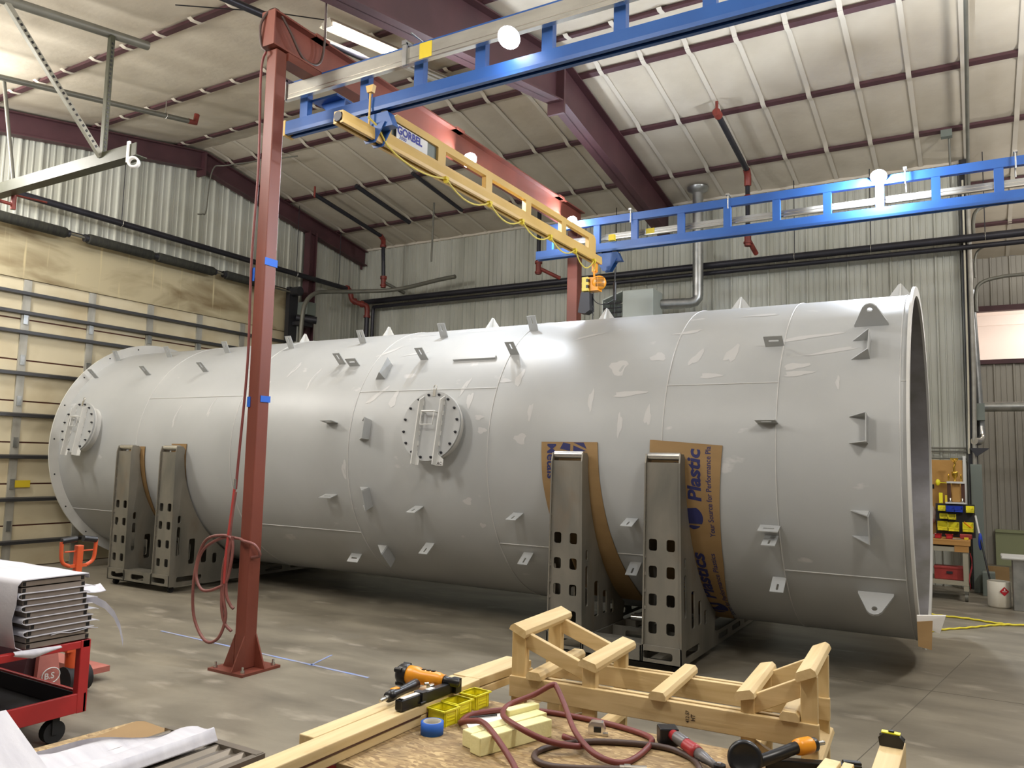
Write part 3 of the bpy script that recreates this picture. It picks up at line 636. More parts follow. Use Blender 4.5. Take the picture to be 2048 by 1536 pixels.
# cradles -------------------------------------------------------------------
SY0, SY1 = 6.175, 9.425
def cradle(xl, label):
    xr = xl+1.2
    c = thing('tank_cradle', label, 'cradle', ((xl+xr)/2, 7.8, 0))
    RI = TR+.03
    def side(u_off, back):
        # profile in (y,z) of one cheek plate, mirrored for the back
        pts = [(SY0, .07), (SY0, 1.66), (SY0+.02, 1.735), (SY0+.1, 1.735), (SY0+.13, 1.70)]
        for th in range(-3, -66, -5):
            t = R_(th); pts.append((TY-RI*cos(t), TZ+RI*sin(t)))
        pts += [(TY-.72, .21), (TY-.72, .07)]
        holes = [rrect(SY0+.10, .60, .05, .34, .022, 3), rrect(SY0+.10, .86, .045, .09, .02, 3), rrect(SY0+.30, .47, .09, .3, .02, 3), rrect(SY0+.48, .42, .085, .2, .02, 3), rrect(SY0+.64, .36, .07, .12, .02, 3), rrect(SY0+.28, .15, .36, .06, .02, 3)]
        if back: pts = [(2*TY-u, v) for u, v in pts]; holes = [[(2*TY-u, v) for u, v in h] for h in holes]
        return pts, holes
    for nm, x0 in (('l', xl), ('r', xr-.335)):
        for back in (False, True):
            ar = B()
            yf = SY1-.015 if back else SY0
            # face plate with two columns of square cut-outs
            hl = [rrect(x0+cx, cz, .07, .095, .018, 3) for cz in (1.0, .785, .565, .345) for cx in (.085, .235)]
            ar.plate([(x0+.012, .2), (x0+.323, .2), (x0+.305, 1.665), (x0+.03, 1.665)], hl, lambda u, v: (u, yf+(.02 if not back else -.02), v), (0, .012, 0))
            arm = ar.build('arm', 'cradle', c)
            for xs in (x0, x0+.323):
                pts, holes = side(0, back)
                k = .018 if xs == x0 else -.018
                b = B(); b.plate(pts, holes, lambda u, v: (xs+k*max(0, (v-.2))/1.5, u, v), (.012, 0, 0)); b.build('cheek_plate', 'cradle', arm)
            yr = SY0+.055 if not back else SY1-.055
            B().cyl((x0+.032, yr, 1.715), (x0+.305, yr, 1.715), .032, n=20).build('roller', 'silver', arm)
            b = B()
            for k in range(9): b.obox((x0+.022, yf+(.016 if not back else -.004), .5+k*.135), (.006, 0, 0), (0, .006, 0), (0, 0, .014))
            b.build('weld_stitch', 'silver', arm)
    # base frame
    b = B()
    for y in (SY0, SY0+.62, TY-.7, TY+.7, SY1-.62, SY1-.012):
        n3 = 3; L = 1.2/n3
        b.plate([(xl, .07), (xr, .07), (xr, .2), (xl, .2)], [rrect(xl+L*(i+.5), .135, L*.62, .062, .02, 3) for i in range(n3)], lambda u, v: (u, y, v), (0, .012, 0))
    for xx in (xl+.34, xr-.35):
        b.box(xx, xx+.012, SY0, SY1, .07, .2)
    for xx in (xl, xr-.012):
        L = 1.0
        b.plate([(TY-.72, .07), (TY+.72, .07), (TY+.72, .19), (TY-.72, .19)], [rrect(TY+d, .13, .3, .05, .02, 3) for d in (-.45, 0, .45)], lambda u, v: (xx, u, v), (.012, 0, 0))
    b.box(xl, xr, SY0, SY0+.2, .2, .208).box(xl, xr, SY1-.2, SY1, .2, .208)
    b.box(xl, xr, SY0, SY0+.14, .07, .078).box(xl, xr, SY1-.14, SY1, .07, .078)
    b.build('base_frame', 'cradle', c)
    for xx in (xl+.07, xr-.07):
        for yy in (SY0+.08, SY1-.08):
            b = B(); b.cyl((xx-.02, yy, .034), (xx+.02, yy, .034), .034, n=18); b.box(xx-.028, xx-.022, yy-.02, yy+.02, .03, .07); b.box(xx+.022, xx+.028, yy-.02, yy+.02, .03, .07)
            b.build('caster', 'rubber', c)
    b = B(); b.cyl((xl+.45, 7.0, .245), (xl+.75, 7.05, .245), .028, n=14).cyl((xl+.45, 7.08, .245), (xl+.75, 7.13, .245), .028, n=14); b.build('base_roller', 'silver', c)
    return c
cradle(-3.235, 'perforated steel cradle on casters under the near, right-hand end of the tank')
cradle(-9.47, 'perforated steel cradle on casters under the far, left-hand end of the tank')
# cardboard pads between tank and cradle arms
def pad(name, label, corners, back_only=False):
    # corners: list of (theta, xleft, xright)
    g = []
    for i in range(len(corners)-1):
        (a, l0, r0), (z, l1, r1) = corners[i], corners[i+1]
        m = max(2, int(abs(a-z)/3))
        for k in range(m):
            u = k/m; th = a+(z-a)*u; l = l0+(l1-l0)*u; r = r0+(r1-r0)*u
            g.append([cp(l+(r-l)*j/8, th, .006) for j in range(9)])
    a, l, r = corners[-1]; g.append([cp(l+(r-l)*j/8, a, .006) for j in range(9)])
    b = B(); b.sheet(g); b.sheet([[p+(p-V((p.x, TY, TZ))).normalized()*.006 for p in row] for row in g][::-1])
    return tag(b.build(name, 'card'), label, 'cardboard')
p1 = pad('cardboard_pad', 'brown cardboard pad with blue print behind the left arm of the near cradle', [(4.9, -3.39, -2.84), (-8, -3.38, -2.82), (-25, -3.33, -2.78), (-50, -3.25, -2.70), (-62, -3.2, -2.68)])
p2 = pad('cardboard_pad', 'wide brown cardboard pad printed Plastics behind the right arm of the near cradle', [(5.8, -2.36, -2.33), (4.2, -2.36, -1.75), (-10, -2.36, -1.78), (-36, -2.38, -1.82), (-74, -2.4, -1.94)])
p3 = pad('cardboard_pad', 'plain brown cardboard pad behind the left arm of the far cradle', [(1, -9.4, -9.08), (-26, -9.4, -9.1), (-60, -9.42, -9.2)])
p4 = pad('cardboard_pad', 'plain brown cardboard pad behind the right arm of the far cradle', [(2.5, -8.56, -8.28), (-12, -8.56, -8.3), (-30, -8.57, -8.37), (-60, -8.6, -8.48)])
def wrap(xb, thb, up=True):
    # text running up (or down) the pad: u along circumference, v toward -x (or +x)
    s = 1 if up else -1
    return lambda u, v: cp(xb-s*v, thb+s*math.degrees(u/TR), .0135)
for txt, size, fn, bold, sh_, wd in (('Plastic', .15, wrap(-1.935, -13.3), .005, .15, .425), ('Alro', .15, wrap(-2.1, -12.5), .005, .15, .29), ('Your Source for Performance Pla', .062, wrap(-1.845, -25.), .0006, 0, .745),
             ('Plastics', .15, wrap(-1.97, -53), .005, .15, .565), ('Alro', .15, wrap(-2.13, -53), .005, .15, .29), ('Source for Performance Plastics', .06, wrap(-1.875, -66), .0006, 0, .9), ('Metals', .1, wrap(-2.11, -36), .003, 0, .3)):
    b = B(); text(b, txt, size, fn, bold, sh_, width=wd); b.build('print', 'navy', p2)
def logo(x, th, r):
    b = B()
    # split disc emblem: two tapering bars above a half disc
    def P(u, v): return cp(x+u, th+math.degrees(v/TR), .0135)
    b.add([P(r*cos(R_(a)), r*sin(R_(a))) for a in range(-30, 61, 10)]+[P(-.25*r, .8*r), P(-.25*r, -.5*r)], [tuple(range(12))])
    b.add([P(r*cos(R_(a)), r*sin(R_(a))) for a in range(-85, -38, 8)]+[P(-.1*r, -.62*r), P(-.35*r, -.75*r)], [tuple(range(8))])
    b.add([P(-.95*r, .9*r), P(-.45*r, .8*r), P(-.42*r, -.45*r), P(-.9*r, -.2*r)], [(0, 1, 2, 3)]); b.build('emblem', 'navy', p2)
logo(-2.03, -18.8, .1); logo(-2.03, -60, .12)
b = B(); text(b, 'Metals', .12, lambda u, v: cp(-3.325+v, 4.4-math.degrees(u/TR), .0135), .003); b.build('print', 'navy', p1)
b = B()
def P(u, v): return cp(-3.07+u, 3.0+math.degrees(v/TR), .0135)
b.add([P(-.13, -.01), P(-.03, -.03), P(-.03, .03), P(-.1, .045)], [(0, 1, 2, 3)]); b.add([P(0, .045), P(.13, -.01), P(.1, .045)], [(0, 1, 2)]); b.add([P(0, .02), P(.13, -.03), P(.0, -.03)], [(0, 1, 2)])
b.build('emblem', 'navy', p1)
# cardboard scrap and paper tucked into the rim
t = thing('rim_protector', 'folded cardboard and white paper wedged over the lower rim of the open tank end', 'cardboard', (-.36, 6.45, .62))
b = B(); b.prism([(-.4, 6.42, .58), (-.30, 6.40, .60), (-.31, 6.40, .40), (-.395, 6.42, .41)], (0, .012, 0)); b.build('cardboard', 'card', t)
b = B(); b.prism([(-.40, 6.44, .62), (-.22, 6.50, .63), (-.26, 6.50, .5), (-.40, 6.44, .56)], (0, .008, .004)); b.build('paper', 'paper', t)
# ------------------------------------------------------------------ pipes, lights, heater
def pipe(name, label, cat, pts, r, m, n=12, group=None):
    return tag(B().tube(pts, r, n).build(name, m), label, cat, group)
PYB = 12.95
pa = thing('sprinkler_main', 'thick dark sprinkler main running along the back wall above the tank', 'pipe', (-6, PYB, 5.0))
B().tube([(-11.45, PYB, 5.01), (4, PYB, 5.01)], .058, 14).build('pipe', 'pipe', pa)
for x in (-5.5, -2.42, -1.3, .2): B().tube([(x, PYB+.062*cos(a), 5.01+.062*sin(a)) for a in [2*pi*i/16 for i in range(16)]], .006, 5, True).build('clamp', 'silver', pa)
pipe('heating_pipe', 'thinner dark pipe running just below the sprinkler main on the back wall', 'pipe', smoothpath([(-11.15, PYB+.02, 4.0), (-11.15, PYB+.02, 4.8), (-11.1, PYB+.02, 4.885), (-11.0, PYB+.02, 4.885)], 4)+[(4, PYB+.02, 4.885)], .038, 'pipe')
wp = thing('sprinkler_main', 'dark sprinkler main running along the end wall above the big door', 'pipe', (-11.45, 9, 5.2))
B().tube([(-11.45, 5.6, 5.215), (-11.45, 12.45, 5.215)], .05, 14).build('pipe', 'pipe', wp)
B().cyl((-11.45, 5.52, 5.215), (-11.45, 5.64, 5.215), .066, n=14).build('coupling', 'fitting', wp)
for y in (7.29, 10.99): B().tube([(-11.45+.055*cos(a), y, 5.215+.055*sin(a)) for a in [2*pi*i/16 for i in range(16)]], .006, 5, True).build('clamp', 'silver', wp)
rs = thing('riser_fitting', 'red S-shaped pipe fitting joining the two sprinkler mains in the corner', 'pipe fitting', (-11.4, 12.7, 4.4))
B().tube(smoothpath([(-11.45, 12.45, 5.215), (-11.45, 12.55, 5.18), (-11.44, 12.6, 5.03), (-11.4, 12.65, 4.97), (-11.3, 12.8, 4.93), (-11.24, 12.85, 4.9), (-11.22, 12.86, 4.8), (-11.22, 12.86, 4.66)], 5), .056, 12).build('elbow', 'fitting', rs)
for p, q in (((-11.45, 12.43, 5.215), (-11.45, 12.48, 5.215)), ((-11.42, 12.64, 4.985), (-11.38, 12.68, 4.965)), ((-11.33, 12.76, 4.94), (-11.29, 12.81, 4.93)), ((-11.22, 12.86, 4.64), (-11.22, 12.86, 4.69))): B().cyl(p, q, .074, n=14).build('coupling', 'fitting', rs)
B().cyl((-11.22, 12.86, 0), (-11.22, 12.86, 4.65), .05, n=14).build('riser', 'pipe', rs)
pipe('conduit', 'fat grey conduit bending out of the corner and along the back wall', 'conduit', smoothpath([(-11.12, 10.86, 3.3), (-11.12, 10.88, 4.2), (-11.12, 10.95, 4.6), (-11.12, 11.2, 4.84), (-11.1, 11.6, 4.95), (-10.8, 12.2, 5.05), (-10.2, 12.6, 5.12), (-9.2, 12.62, 5.22), (-8.78, 12.62, 5.25)], 6), .042, 'greypipe')
def rr(y, o): return zroof(y)-o
# roof branches
b1 = thing('sprinkler_branch', 'dark sprinkler branch under the roof dropping to the back wall near the corner', 'pipe', (-10.6, 12.3, 5.2))
B().tube([(-10.5, 10.44, rr(10.44, .2)), (-10.44, 12.3, rr(12.3, .2)), (-10.46, 12.4, rr(12.4, .24)), (-10.5, 12.45, 6.08), (-10.5, 12.5, 5.35)], .04, 12).build('pipe', 'pipe', b1)
B().tube([(-10.44, 12.28, rr(12.28, .2)), (-10.46, 12.4, rr(12.4, .23)), (-10.5, 12.45, 6.05)], .052, 12).cyl((-10.5, 12.45, 6.0), (-10.5, 12.45, 6.05), .066, n=12).cyl((-10.5, 12.5, 5.16), (-10.5, 12.5, 5.4), .052, n=12).cyl((-10.5, 12.5, 5.34), (-10.5, 12.5, 5.4), .07, n=12).cyl((-10.5, 12.5, 5.2), (-10.5, 12.5, 5.22), .07, n=12).build('fitting', 'fitting', b1)
B().cyl((-10.5, 12.5, 5.28), (-10.25, 12.9, 5.1), .034, n=10).build('tail_pipe', 'greypipe', b1)
B().cyl((-10.5, 10.44, rr(10.44, .26)), (-10.5, 10.44, rr(10.44, .05)), .02, n=8).build('sprinkler_head', 'fitting', b1)
b2 = thing('sprinkler_branch', 'dark roof sprinkler pipe on the right dropping to the main through red fittings', 'pipe', (-3.0, 12.2, 5.1))
B().tube([(-2.96, 10.45, rr(10.45, .2)), (-2.95, 12.1, rr(12.1, .2))], .042, 12).build('pipe', 'pipe', b2)
B().tube([(-2.96, 12.15, rr(12.2, .3)), (-3.06, 12.55, 5.4)], .036, 12).build('drop_pipe', 'pipe', b2)
B().tube([(-2.95, 12.05, rr(12.05, .2)), (-2.955, 12.14, rr(12.14, .25)), (-2.96, 12.16, rr(12.2, .4))], .055, 12).cyl((-2.96, 12.16, 5.78), (-2.965, 12.2, 5.83), .075, n=12).cyl((-3.06, 12.55, 5.16), (-3.06, 12.55, 5.42), .055, n=12).cyl((-3.06, 12.55, 5.38), (-3.06, 12.55, 5.42), .075, n=12).cyl((-3.06, 12.55, 5.2), (-3.06, 12.55, 5.23), .07, n=12).cyl((-3.06, 12.55, 5.28), (-3.0, 12.85, 5.1), .04, n=10).build('fitting', 'fitting', b2)
b = B(); b.cyl((-2.96, 10.45, rr(10.45, .24)), (-2.96, 10.45, rr(10.45, .04)), .022, n=8); b.cyl((-2.96, 10.42, rr(10.45, .2)), (-2.96, 10.55, rr(10.5, .2)), .058, n=10); b.build('sprinkler_head', 'fitting', b2)
b3 = thing('sprinkler_riser', 'dark vertical sprinkler pipe with red fitting at the left end of the far blue runway', 'pipe', (-6.9, 12.6, 5.0))
B().cyl((-6.9, 12.6, 5.3), (-6.9, 12.6, 6.3), .04, n=12).build('pipe', 'pipe', b3)
B().cyl((-6.9, 12.6, 5.1), (-6.9, 12.6, 5.36), .05, n=12).cyl((-6.9, 12.6, 5.3), (-6.9, 12.6, 5.34), .07, n=12).cyl((-6.9, 12.6, 5.12), (-6.9, 12.6, 5.15), .066, n=12).cyl((-6.9, 12.6, 5.22), (-6.6, 12.9, 5.06), .035, n=10).build('fitting', 'fitting', b3)
pipe('roof_pipe', 'short dark pipe slung under the roof between the first two purlins, left of centre', 'pipe', [(-9.56, 10.52, rr(10.52, .15)), (-9.52, 12.05, rr(12.05, .15))], .042, 'pipe')
pipe('roof_pipe', 'dark grey pipe slung under the roof behind the yellow bridge', 'pipe', [(-8.27, 10.5, rr(10.5, .14)), (-8.21, 11.95, rr(11.95, .14))], .036, 'pipe')
pipe('drop_rod', 'thin grey pipe dropping from the roof to the back wall behind the light streak', 'pipe', [(-8.6, 11.6, rr(11.6, .1)), (-8.62, 11.6, 5.3)], .018, 'greypipe')
pipe('sprinkler_branch', 'dark pipe running up the roof beside the lit tube light', 'pipe', [(-6.05, 4.6, rr(4.6, .3)), (-6.09, 6.9, rr(6.9, .3))], .038, 'pipe')
# hanger rods
HR = [('beside the red corner fitting', (-11.45, 12.2), 6.2, 5.26), ('on the door-wall main above the second spring', (-11.45, 7.29), 6.6, 5.27), ('on the door-wall main right of the red crane column', (-11.45, 10.99), 6.3, 5.27), ('on the main left of the red fittings, centre right', (-5.5, PYB), 6.2, 5.07), ('on the main right of the silver flue', (-2.42, PYB), 6.2, 5.07), ('on the main further right of the red fittings', (-1.3, PYB), 6.2, 5.07), ('on the main past the right end of the back wall', (.2, PYB), 6.25, 5.07)]
for lab, (x, y), zt, zb in HR:
    pipe('hanger_rod', 'thin hanger rod '+lab, 'hanger rod', [(x, y, zb), (x, y, zroof(y)-.02 if y > YR else zt)], .007, 'pipe', 6)
pipe('bent_conduit', 'thin hooked conduit hanging in front of the gable below the ridge', 'conduit', smoothpath([(-9.8, 9.3, 6.72), (-11.2, 9.05, 6.72), (-11.4, 8.87, 6.6), (-11.4, 8.79, 5.86), (-11.4, 8.72, 5.77), (-11.4, 8.62, 5.74)], 6), .012, 'greypipe', 8)
# flue and unit heater
du = thing('flue_duct', 'shiny galvanised flue rising from the heater through the roof', 'duct', (-3.92, 12.7, 4.3))
B().cyl((-3.92, 12.7, 4.45), (-3.92, 12.7, zroof(12.7)), .088, n=24).build('duct', 'galv', du)
B().lathe([(.088, 0), (.17, .05), (.18, .1)], (-3.92, 12.7, zroof(12.7)-.12), (0, 0, 1), 24).build('roof_collar', 'galv', du)
b = B(); b.tube([(-3.92, 12.7, 4.5), (-3.92, 12.7, 4.42), (-3.96, 12.68, 4.36), (-4.05, 12.66, 4.335), (-4.5, 12.5, 4.32)], .085, 20)
b.build('elbow', 'galv', du)
for z in (4.62, 5.2, 5.62): B().cyl((-3.92, 12.7, z), (-3.92, 12.7, z+.012), .092, n=24).build('clamp_ring', 'galv', du)
uh = thing('unit_heater', 'grey unit heater with a louvred front behind the tank', 'heater', (-4.8, 12.3, 4.0))
b = B(); b.box(-5.02, -4.48, 12.1, 12.55, 3.95, 4.52); b.build('casing', 'louvre', uh, bevel=.012)
b = B(); b.prism([(-5.02, 12.08, 4.5), (-5.38, 12.08, 4.37), (-5.38, 12.58, 4.37), (-5.02, 12.58, 4.5)], (0, 0, .02)); b.box(-5.38, -5.36, 12.08, 12.58, 3.95, 4.37); b.box(-5.38, -5.02, 12.55, 12.58, 3.95, 4.4); b.build('hood', 'louvre', uh)
b = B()
for k in range(5): b.obox((-5.2, 12.1, 4.0+k*.08), (.16, 0, 0), (0, .004, .012), (0, .02, .006))
for k in range(6): b.cyl((-5.35+k*.06, 12.09, 3.95), (-5.35+k*.06, 12.09, 4.36), .004, n=5)
b.build('louvre', 'dark', uh)
# tube lights
def tubelight(p0, p1, lit, label):
    p0, p1 = V(p0), V(p1); d = (p1-p0).normalized(); s = d.cross(V((0, 0, 1))).normalized(); u = s.cross(d)
    t = thing('tube_light', label, 'tube light', p0)
    b = B(); c = (p0+p1)/2; L = (p1-p0).length/2
    b.obox(c+u*.03, d*L, s*.05, u*.025)
    for sg in (-1, 1): b.prism([p0+s*.05*sg+u*.03, p0+s*.12*sg-u*.01, p0+s*.12*sg-u*.016, p0+s*.05*sg+u*.01], p1-p0)
    b.build('reflector', 'fixture', t)
    for sg in (-1, 1):
        B().cyl(p0+s*.045*sg-u*.02, p1+s*.045*sg-u*.02, .016, n=10).build('tube', 'tube' if lit else 'tubeoff', t)
    for q in (p0, p1): B().obox(q-u*.01, d*.012, s*.07, u*.03).build('end_cap', 'fixture', t)
    return c, d, L
tl1 = tubelight((-5.97, 6.0, rr(6.0, .15)), (-5.94, 7.2, rr(7.2, .15)), True, 'lit twin tube light under the roof beside the red header beam')
tl2 = tubelight((-6.06, 7.5, rr(7.5, .15)), (-6.05, 8.55, rr(8.55, .15)), False, 'unlit twin tube light under the roof behind the front blue runway')
tag(B().tube([(-6.9, 4.8, rr(4.8, .1)), (-6.3, 5.5, rr(5.5, .1)), (-5.97, 5.98, rr(6, .12))], .006, 6).build('power_cord', 'black'), 'thin dark cord feeding the lit tube light', 'cord')
# air hose from roof to column head
tag(B().tube(smoothpath([(-4.6, 4.6, 6.1), (-4.75, 4.75, 5.6), (-4.85, 4.85, 5.25), (-4.86, 4.8, 5.06), (-4.86, 4.62, 5.03), (-4.86, 4.45, 5.2), (-4.9, 4.33, 5.33), (-4.98, 4.26, 5.2), (-4.99, 4.28, 5.02), (-4.95, 4.3, 4.96)], 6), .011, 8).build('air_hose', 'hose2'), 'brown air hose sagging from the roof over the head of the red crane column', 'hose')
tag(B().tube(smoothpath([(-4.95, 4.3, 4.96), (-5.02, 4.32, 4.8), (-5.0, 4.33, 4.0), (-5.02, 4.33, 3.2), (-5.0, 4.33, 2.4), (-5.02, 4.31, 1.6), (-5.02, 4.3, 1.38)], 6), .011, 8).build('air_hose', 'hose'), 'dark red air hose running down the left side of the red crane column', 'hose')
hc = thing('coiled_hose', 'loops of faded red air hose hung on the lower part of the red crane column', 'hose', (-5.05, 4.3, .2))
B().tube(smoothpath([(-5.02, 4.3, 1.36), (-5.03, 4.28, 1.1), (-5.03, 4.27, .78), (-5.05, 4.26, .58), (-5.03, 4.28, .4), (-5.08, 4.26, .24), (-5.18, 4.22, .22), (-5.3, 4.2, .4), (-5.32, 4.2, .7), (-5.26, 4.22, .95), (-5.12, 4.24, 1.02), (-5.0, 4.28, .98), (-5.02, 4.27, .7), (-5.1, 4.24, .62), (-5.22, 4.2, .6), (-5.3, 4.2, .72), (-5.26, 4.22, .9), (-5.1, 4.26, 1.0), (-4.98, 4.32, 1.0), (-4.9, 4.3, .99), (-4.82, 4.34, .96), (-4.8, 4.38, .88), (-4.87, 4.36, .86)], 6), .012, 8).build('hose', 'hose3', hc)
B().tube(smoothpath([(-5.0, 4.28, 1.0), (-5.06, 4.26, .8), (-5.06, 4.26, .5), (-5.04, 4.28, .36), (-4.98, 4.3, .3)], 6), .012, 8).tube(smoothpath([(-5.0, 4.28, 1.02), (-5.03, 4.27, .85), (-5.03, 4.27, .6), (-5.0, 4.29, .5), (-4.97, 4.3, .47)], 6), .012, 8).build('hose_loop', 'hose3', hc)
B().tube(smoothpath([(-5.025, 4.295, 1.42), (-5.03, 4.28, 1.2), (-5.04, 4.26, .9), (-5.04, 4.255, .66)], 5), .011, 8).build('hose_end', 'redcable', hc)
B().cyl((-5.025, 4.295, 1.38), (-5.025, 4.295, 1.46), .013, n=10).build('coupler', 'silver', hc)
# blue tape on the column
for nm, lab, bx in (('a', 'blue tape tab stuck high on the right face of the red crane column', (-4.866, -4.862, 4.33, 4.46, 3.17, 3.23)), ('b', 'blue tape strip at mid height on the right face of the red crane column', (-4.866, -4.862, 4.36, 4.46, 2.07, 2.12)), ('c', 'blue tape tab at mid height on the left face of the red crane column', (-4.985, -4.95, 4.332, 4.336, 2.03, 2.11)), ('d', 'blue tape tab on the hose high on the left of the red crane column', (-5.02, -4.99, 4.34, 4.345, 3.05, 3.16))):
    tag(B().box(*bx).build('tape_strip', 'tapeblue'), lab, 'tape')
# springs over the door
ts = thing('spring_shaft', 'steel shaft running across the wall through the door springs', 'shaft', (-11.5, 8, 4.8))
B().cyl((-11.5, 4.8, 4.855), (-11.5, 11.1, 4.845), .018, n=10).build('shaft', 'greypipe', ts)
B().cyl((-11.55, 4.8, 4.90), (-11.55, 10.9, 4.9), .01, n=8).build('guide_rod', 'dark', ts)
for y0, y1, lab in ((5.0, 6.47, 'leftmost dark sleeved door spring above the big door'), (6.8, 7.89, 'second dark sleeved door spring from the left above the big door'), (7.98, 9.09, 'third dark sleeved door spring from the left above the big door'), (9.35, 10.15, 'dark sleeved door spring just left of the red crane column')):
    t = thing('door_spring', lab, 'spring', (-11.5, y0, 4.85), 'springs above the big door')
    b = B(); b.lathe([(0, 0), (.07, 0), (.078, .02), (.076, (y1-y0)*.5), (.078, y1-y0-.02), (.07, y1-y0), (0, y1-y0)], (-11.5, y0, 4.85), (0, 1, 0), 18); b.build('sleeve', 'spring', t)
    b = B(); b.cyl((-11.5, y0-.05, 4.85), (-11.5, y0+.01, 4.85), .06, n=16).cyl((-11.5, y1-.01, 4.85), (-11.5, y1+.05, 4.85), .055, n=16); b.build('cone', 'dark', t)
op = thing('door_opener', 'dark motor and gear housing at the top right corner of the big door', 'door opener', (-11.4, 11.15, 4.2))
B().box(-11.6, -11.5, 10.9, 11.12, 3.9, 4.95).build('mounting_plate', 'dark', op)
B().cyl((-11.52, 10.98, 4.86), (-11.3, 10.98, 4.86), .09, n=16).build('drum', 'dark', op)
B().box(-11.5, -11.24, 11.12, 11.36, 4.42, 4.68).build('control_box', 'boxgrey', op, bevel=.01)
B().cyl((-11.46, 11.05, 4.35), (-11.2, 11.35, 4.33), .075, n=16).box(-11.5, -11.3, 11.0, 11.35, 4.2, 4.27).build('motor', 'dark', op)
# upper-left pipe support
P1 = lambda y: (-7.92, y, rr(y, .15))
tag(B().tube([P1(3.2), P1(5.2)], .05, 14).build('support_pipe', 'greypipe'), 'grey pipe under the roof at the upper left with a strut hung from it', 'pipe')
def perf(b, p0, p1, w):
    p0, p1 = V(p0), V(p1); n = 26; d = p1-p0; sd = d.normalized().cross(V((.3, -1, 0)).normalized()).normalized()
    b.bar(p0, p1, w, .006, V((.3, -1, 0))); 
    return b
st = thing('strut_frame', 'perforated steel strut frame hanging from the roof at the upper left', 'bracket', (-7.9, 4.7, 4.65))
b = B(); b.bar((-7.89, 4.76, 6.1), (-7.89, 4.76, 4.72), .055, .05, (0, 1, 0)); b.build('upright_strut', 'olive', st)
b = B(); b.bar((-7.91, 3.7, 5.93), (-7.89, 4.74, 4.75), .05, .05, (1, 0, 0)); b.build('diagonal_strut', 'strutgalv', st)
b = B()
d0, d1 = V((-7.91, 3.7, 5.93)), V((-7.89, 4.74, 4.75))
for k in range(3, 27): p = d0.lerp(d1, k/28); b.obox(p+V((.026, 0, 0)), (.0015, 0, 0), (d1-d0).normalized()*.012, (0, .009, .008))
u0, u1 = V((-7.89, 4.76, 6.1)), V((-7.89, 4.76, 4.72))
for k in range(2, 28): p = u0.lerp(u1, k/29); b.obox(p+V((.0285, 0, 0)), (.0015, 0, 0), (0, .009, 0), (0, 0, .012))
b.build('perforation', 'black', st)
b = B(); b.prism([(-10.6, 4.73, 4.66), (-10.6, 4.86, 4.66), (-10.6, 4.86, 4.67), (-10.6, 4.74, 4.67), (-10.6, 4.74, 4.79), (-10.6, 4.73, 4.79)], (3.32, 0, 0)); b.build('angle_bar', 'olive', st)
b = B(); b.lathe([(.04, 0), (.06, 0), (.06, .05), (.04, .05), (.04, 0)], (-7.36, 4.78, 4.6), (.6, -.8, 0), 18); b.box(-7.42, -7.38, 4.72, 4.74, 4.6, 4.82)
tag(b.build('tape_roll_hanging', 'paper'), 'small white roll hanging on the end of the dark angle bar', 'roll')
s2 = thing('sprinkler_branch', 'dark sprinkler pipe under the roof at the upper left, ending in a red head', 'pipe', (-9.75, 6, 6.0))
B().tube([(-9.8, 3.6, rr(3.6, .25)), (-9.7, 7.1, rr(7.1, .25))], .036, 12).build('pipe', 'greypipe', s2)
B().tube([(-9.7, 7.08, rr(7.08, .25)), (-9.7, 7.2, rr(7.2, .25)), (-9.7, 7.22, rr(7.2, .12))], .04, 10).build('sprinkler_head', 'fitting', s2)
B().cyl((-9.71, 6.72, rr(6.72, .25)), (-9.71, 6.72, rr(6.72, .02)), .007, n=6).tube([(-9.71+.045*cos(a), 6.72, rr(6.72, .25)+.045*sin(a)) for a in [2*pi*i/14 for i in range(14)]], .006, 5, True).build('hanger', 'silver', s2)
vs = thing('drop_pipe', 'thin vertical pipe with a brass valve at the upper left edge', 'pipe', (-9.83, 4.7, 4.6))
B().tube([(-9.83, 4.66, 6.0), (-9.83, 4.88, 4.72)], .022, 10).build('pipe', 'greypipe', vs)
B().cyl((-9.83, 4.88, 4.5), (-9.83, 4.88, 4.75), .03, n=10).cyl((-9.83, 4.7, 4.56), (-9.83, 4.88, 4.56), .02, n=10).lathe([(0, 0), (.05, .005), (.05, .02), (0, .025)], (-9.83, 4.66, 4.56), (0, 1, 0), 14).cyl((-9.83, 4.88, 4.68), (-9.7, 5.2, 4.66), .012, n=8).build('valve', 'fitting', vs)
# conduits round the corner post
pipe('conduit', 'pale vertical conduit running down the corner post at the right end of the back wall', 'conduit', [(.0, 13.0, 6.1), (0, 13.02, 3.0), (-.03, 13.04, 1.4)], .03, 'alu')
pipe('conduit', 'thin white vertical conduit beside the corner post', 'conduit', [(-.06, 13.0, 5.9), (-.07, 13.0, 3.0), (-.09, 13.02, 1.9)], .014, 'cablewht')
pipe('roof_conduit', 'dark conduit running down the roof slope towards the corner post', 'conduit', [(.05, 8.9, rr(8.9, .12)), (.02, 12.9, rr(12.9, .12)), (.02, 13.0, 5.6)], .024, 'greypipe')
pipe('roof_conduit', 'thin grey conduit dropping from the roof junction box near the corner post', 'conduit', [(-.2, 12.3, 6.3), (-.2, 12.6, 5.4)], .016, 'greypipe')
tag(B().box(-.3, -.16, 12.15, 12.25, rr(12.2, .13), rr(12.2, .03)).build('junction_box', 'boxgrey'), 'grey junction box on the last purlin near the corner post', 'junction box')
for i, (z, lab) in enumerate(((5.55, 'uppermost'), (4.95, 'middle'), (4.45, 'lowest'))):
    pipe('bent_conduit', lab+' grey conduit bending from the corner post to the right', 'conduit', smoothpath([(.06, 13.1, z-.5), (.06, 13.12, z-.25), (.12, 13.15, z-.08), (.35, 13.2, z), (.8, 13.22, z+.02), (3, 13.3, z+.04)], 5), .026 if i != 1 else .014, 'greypipe')
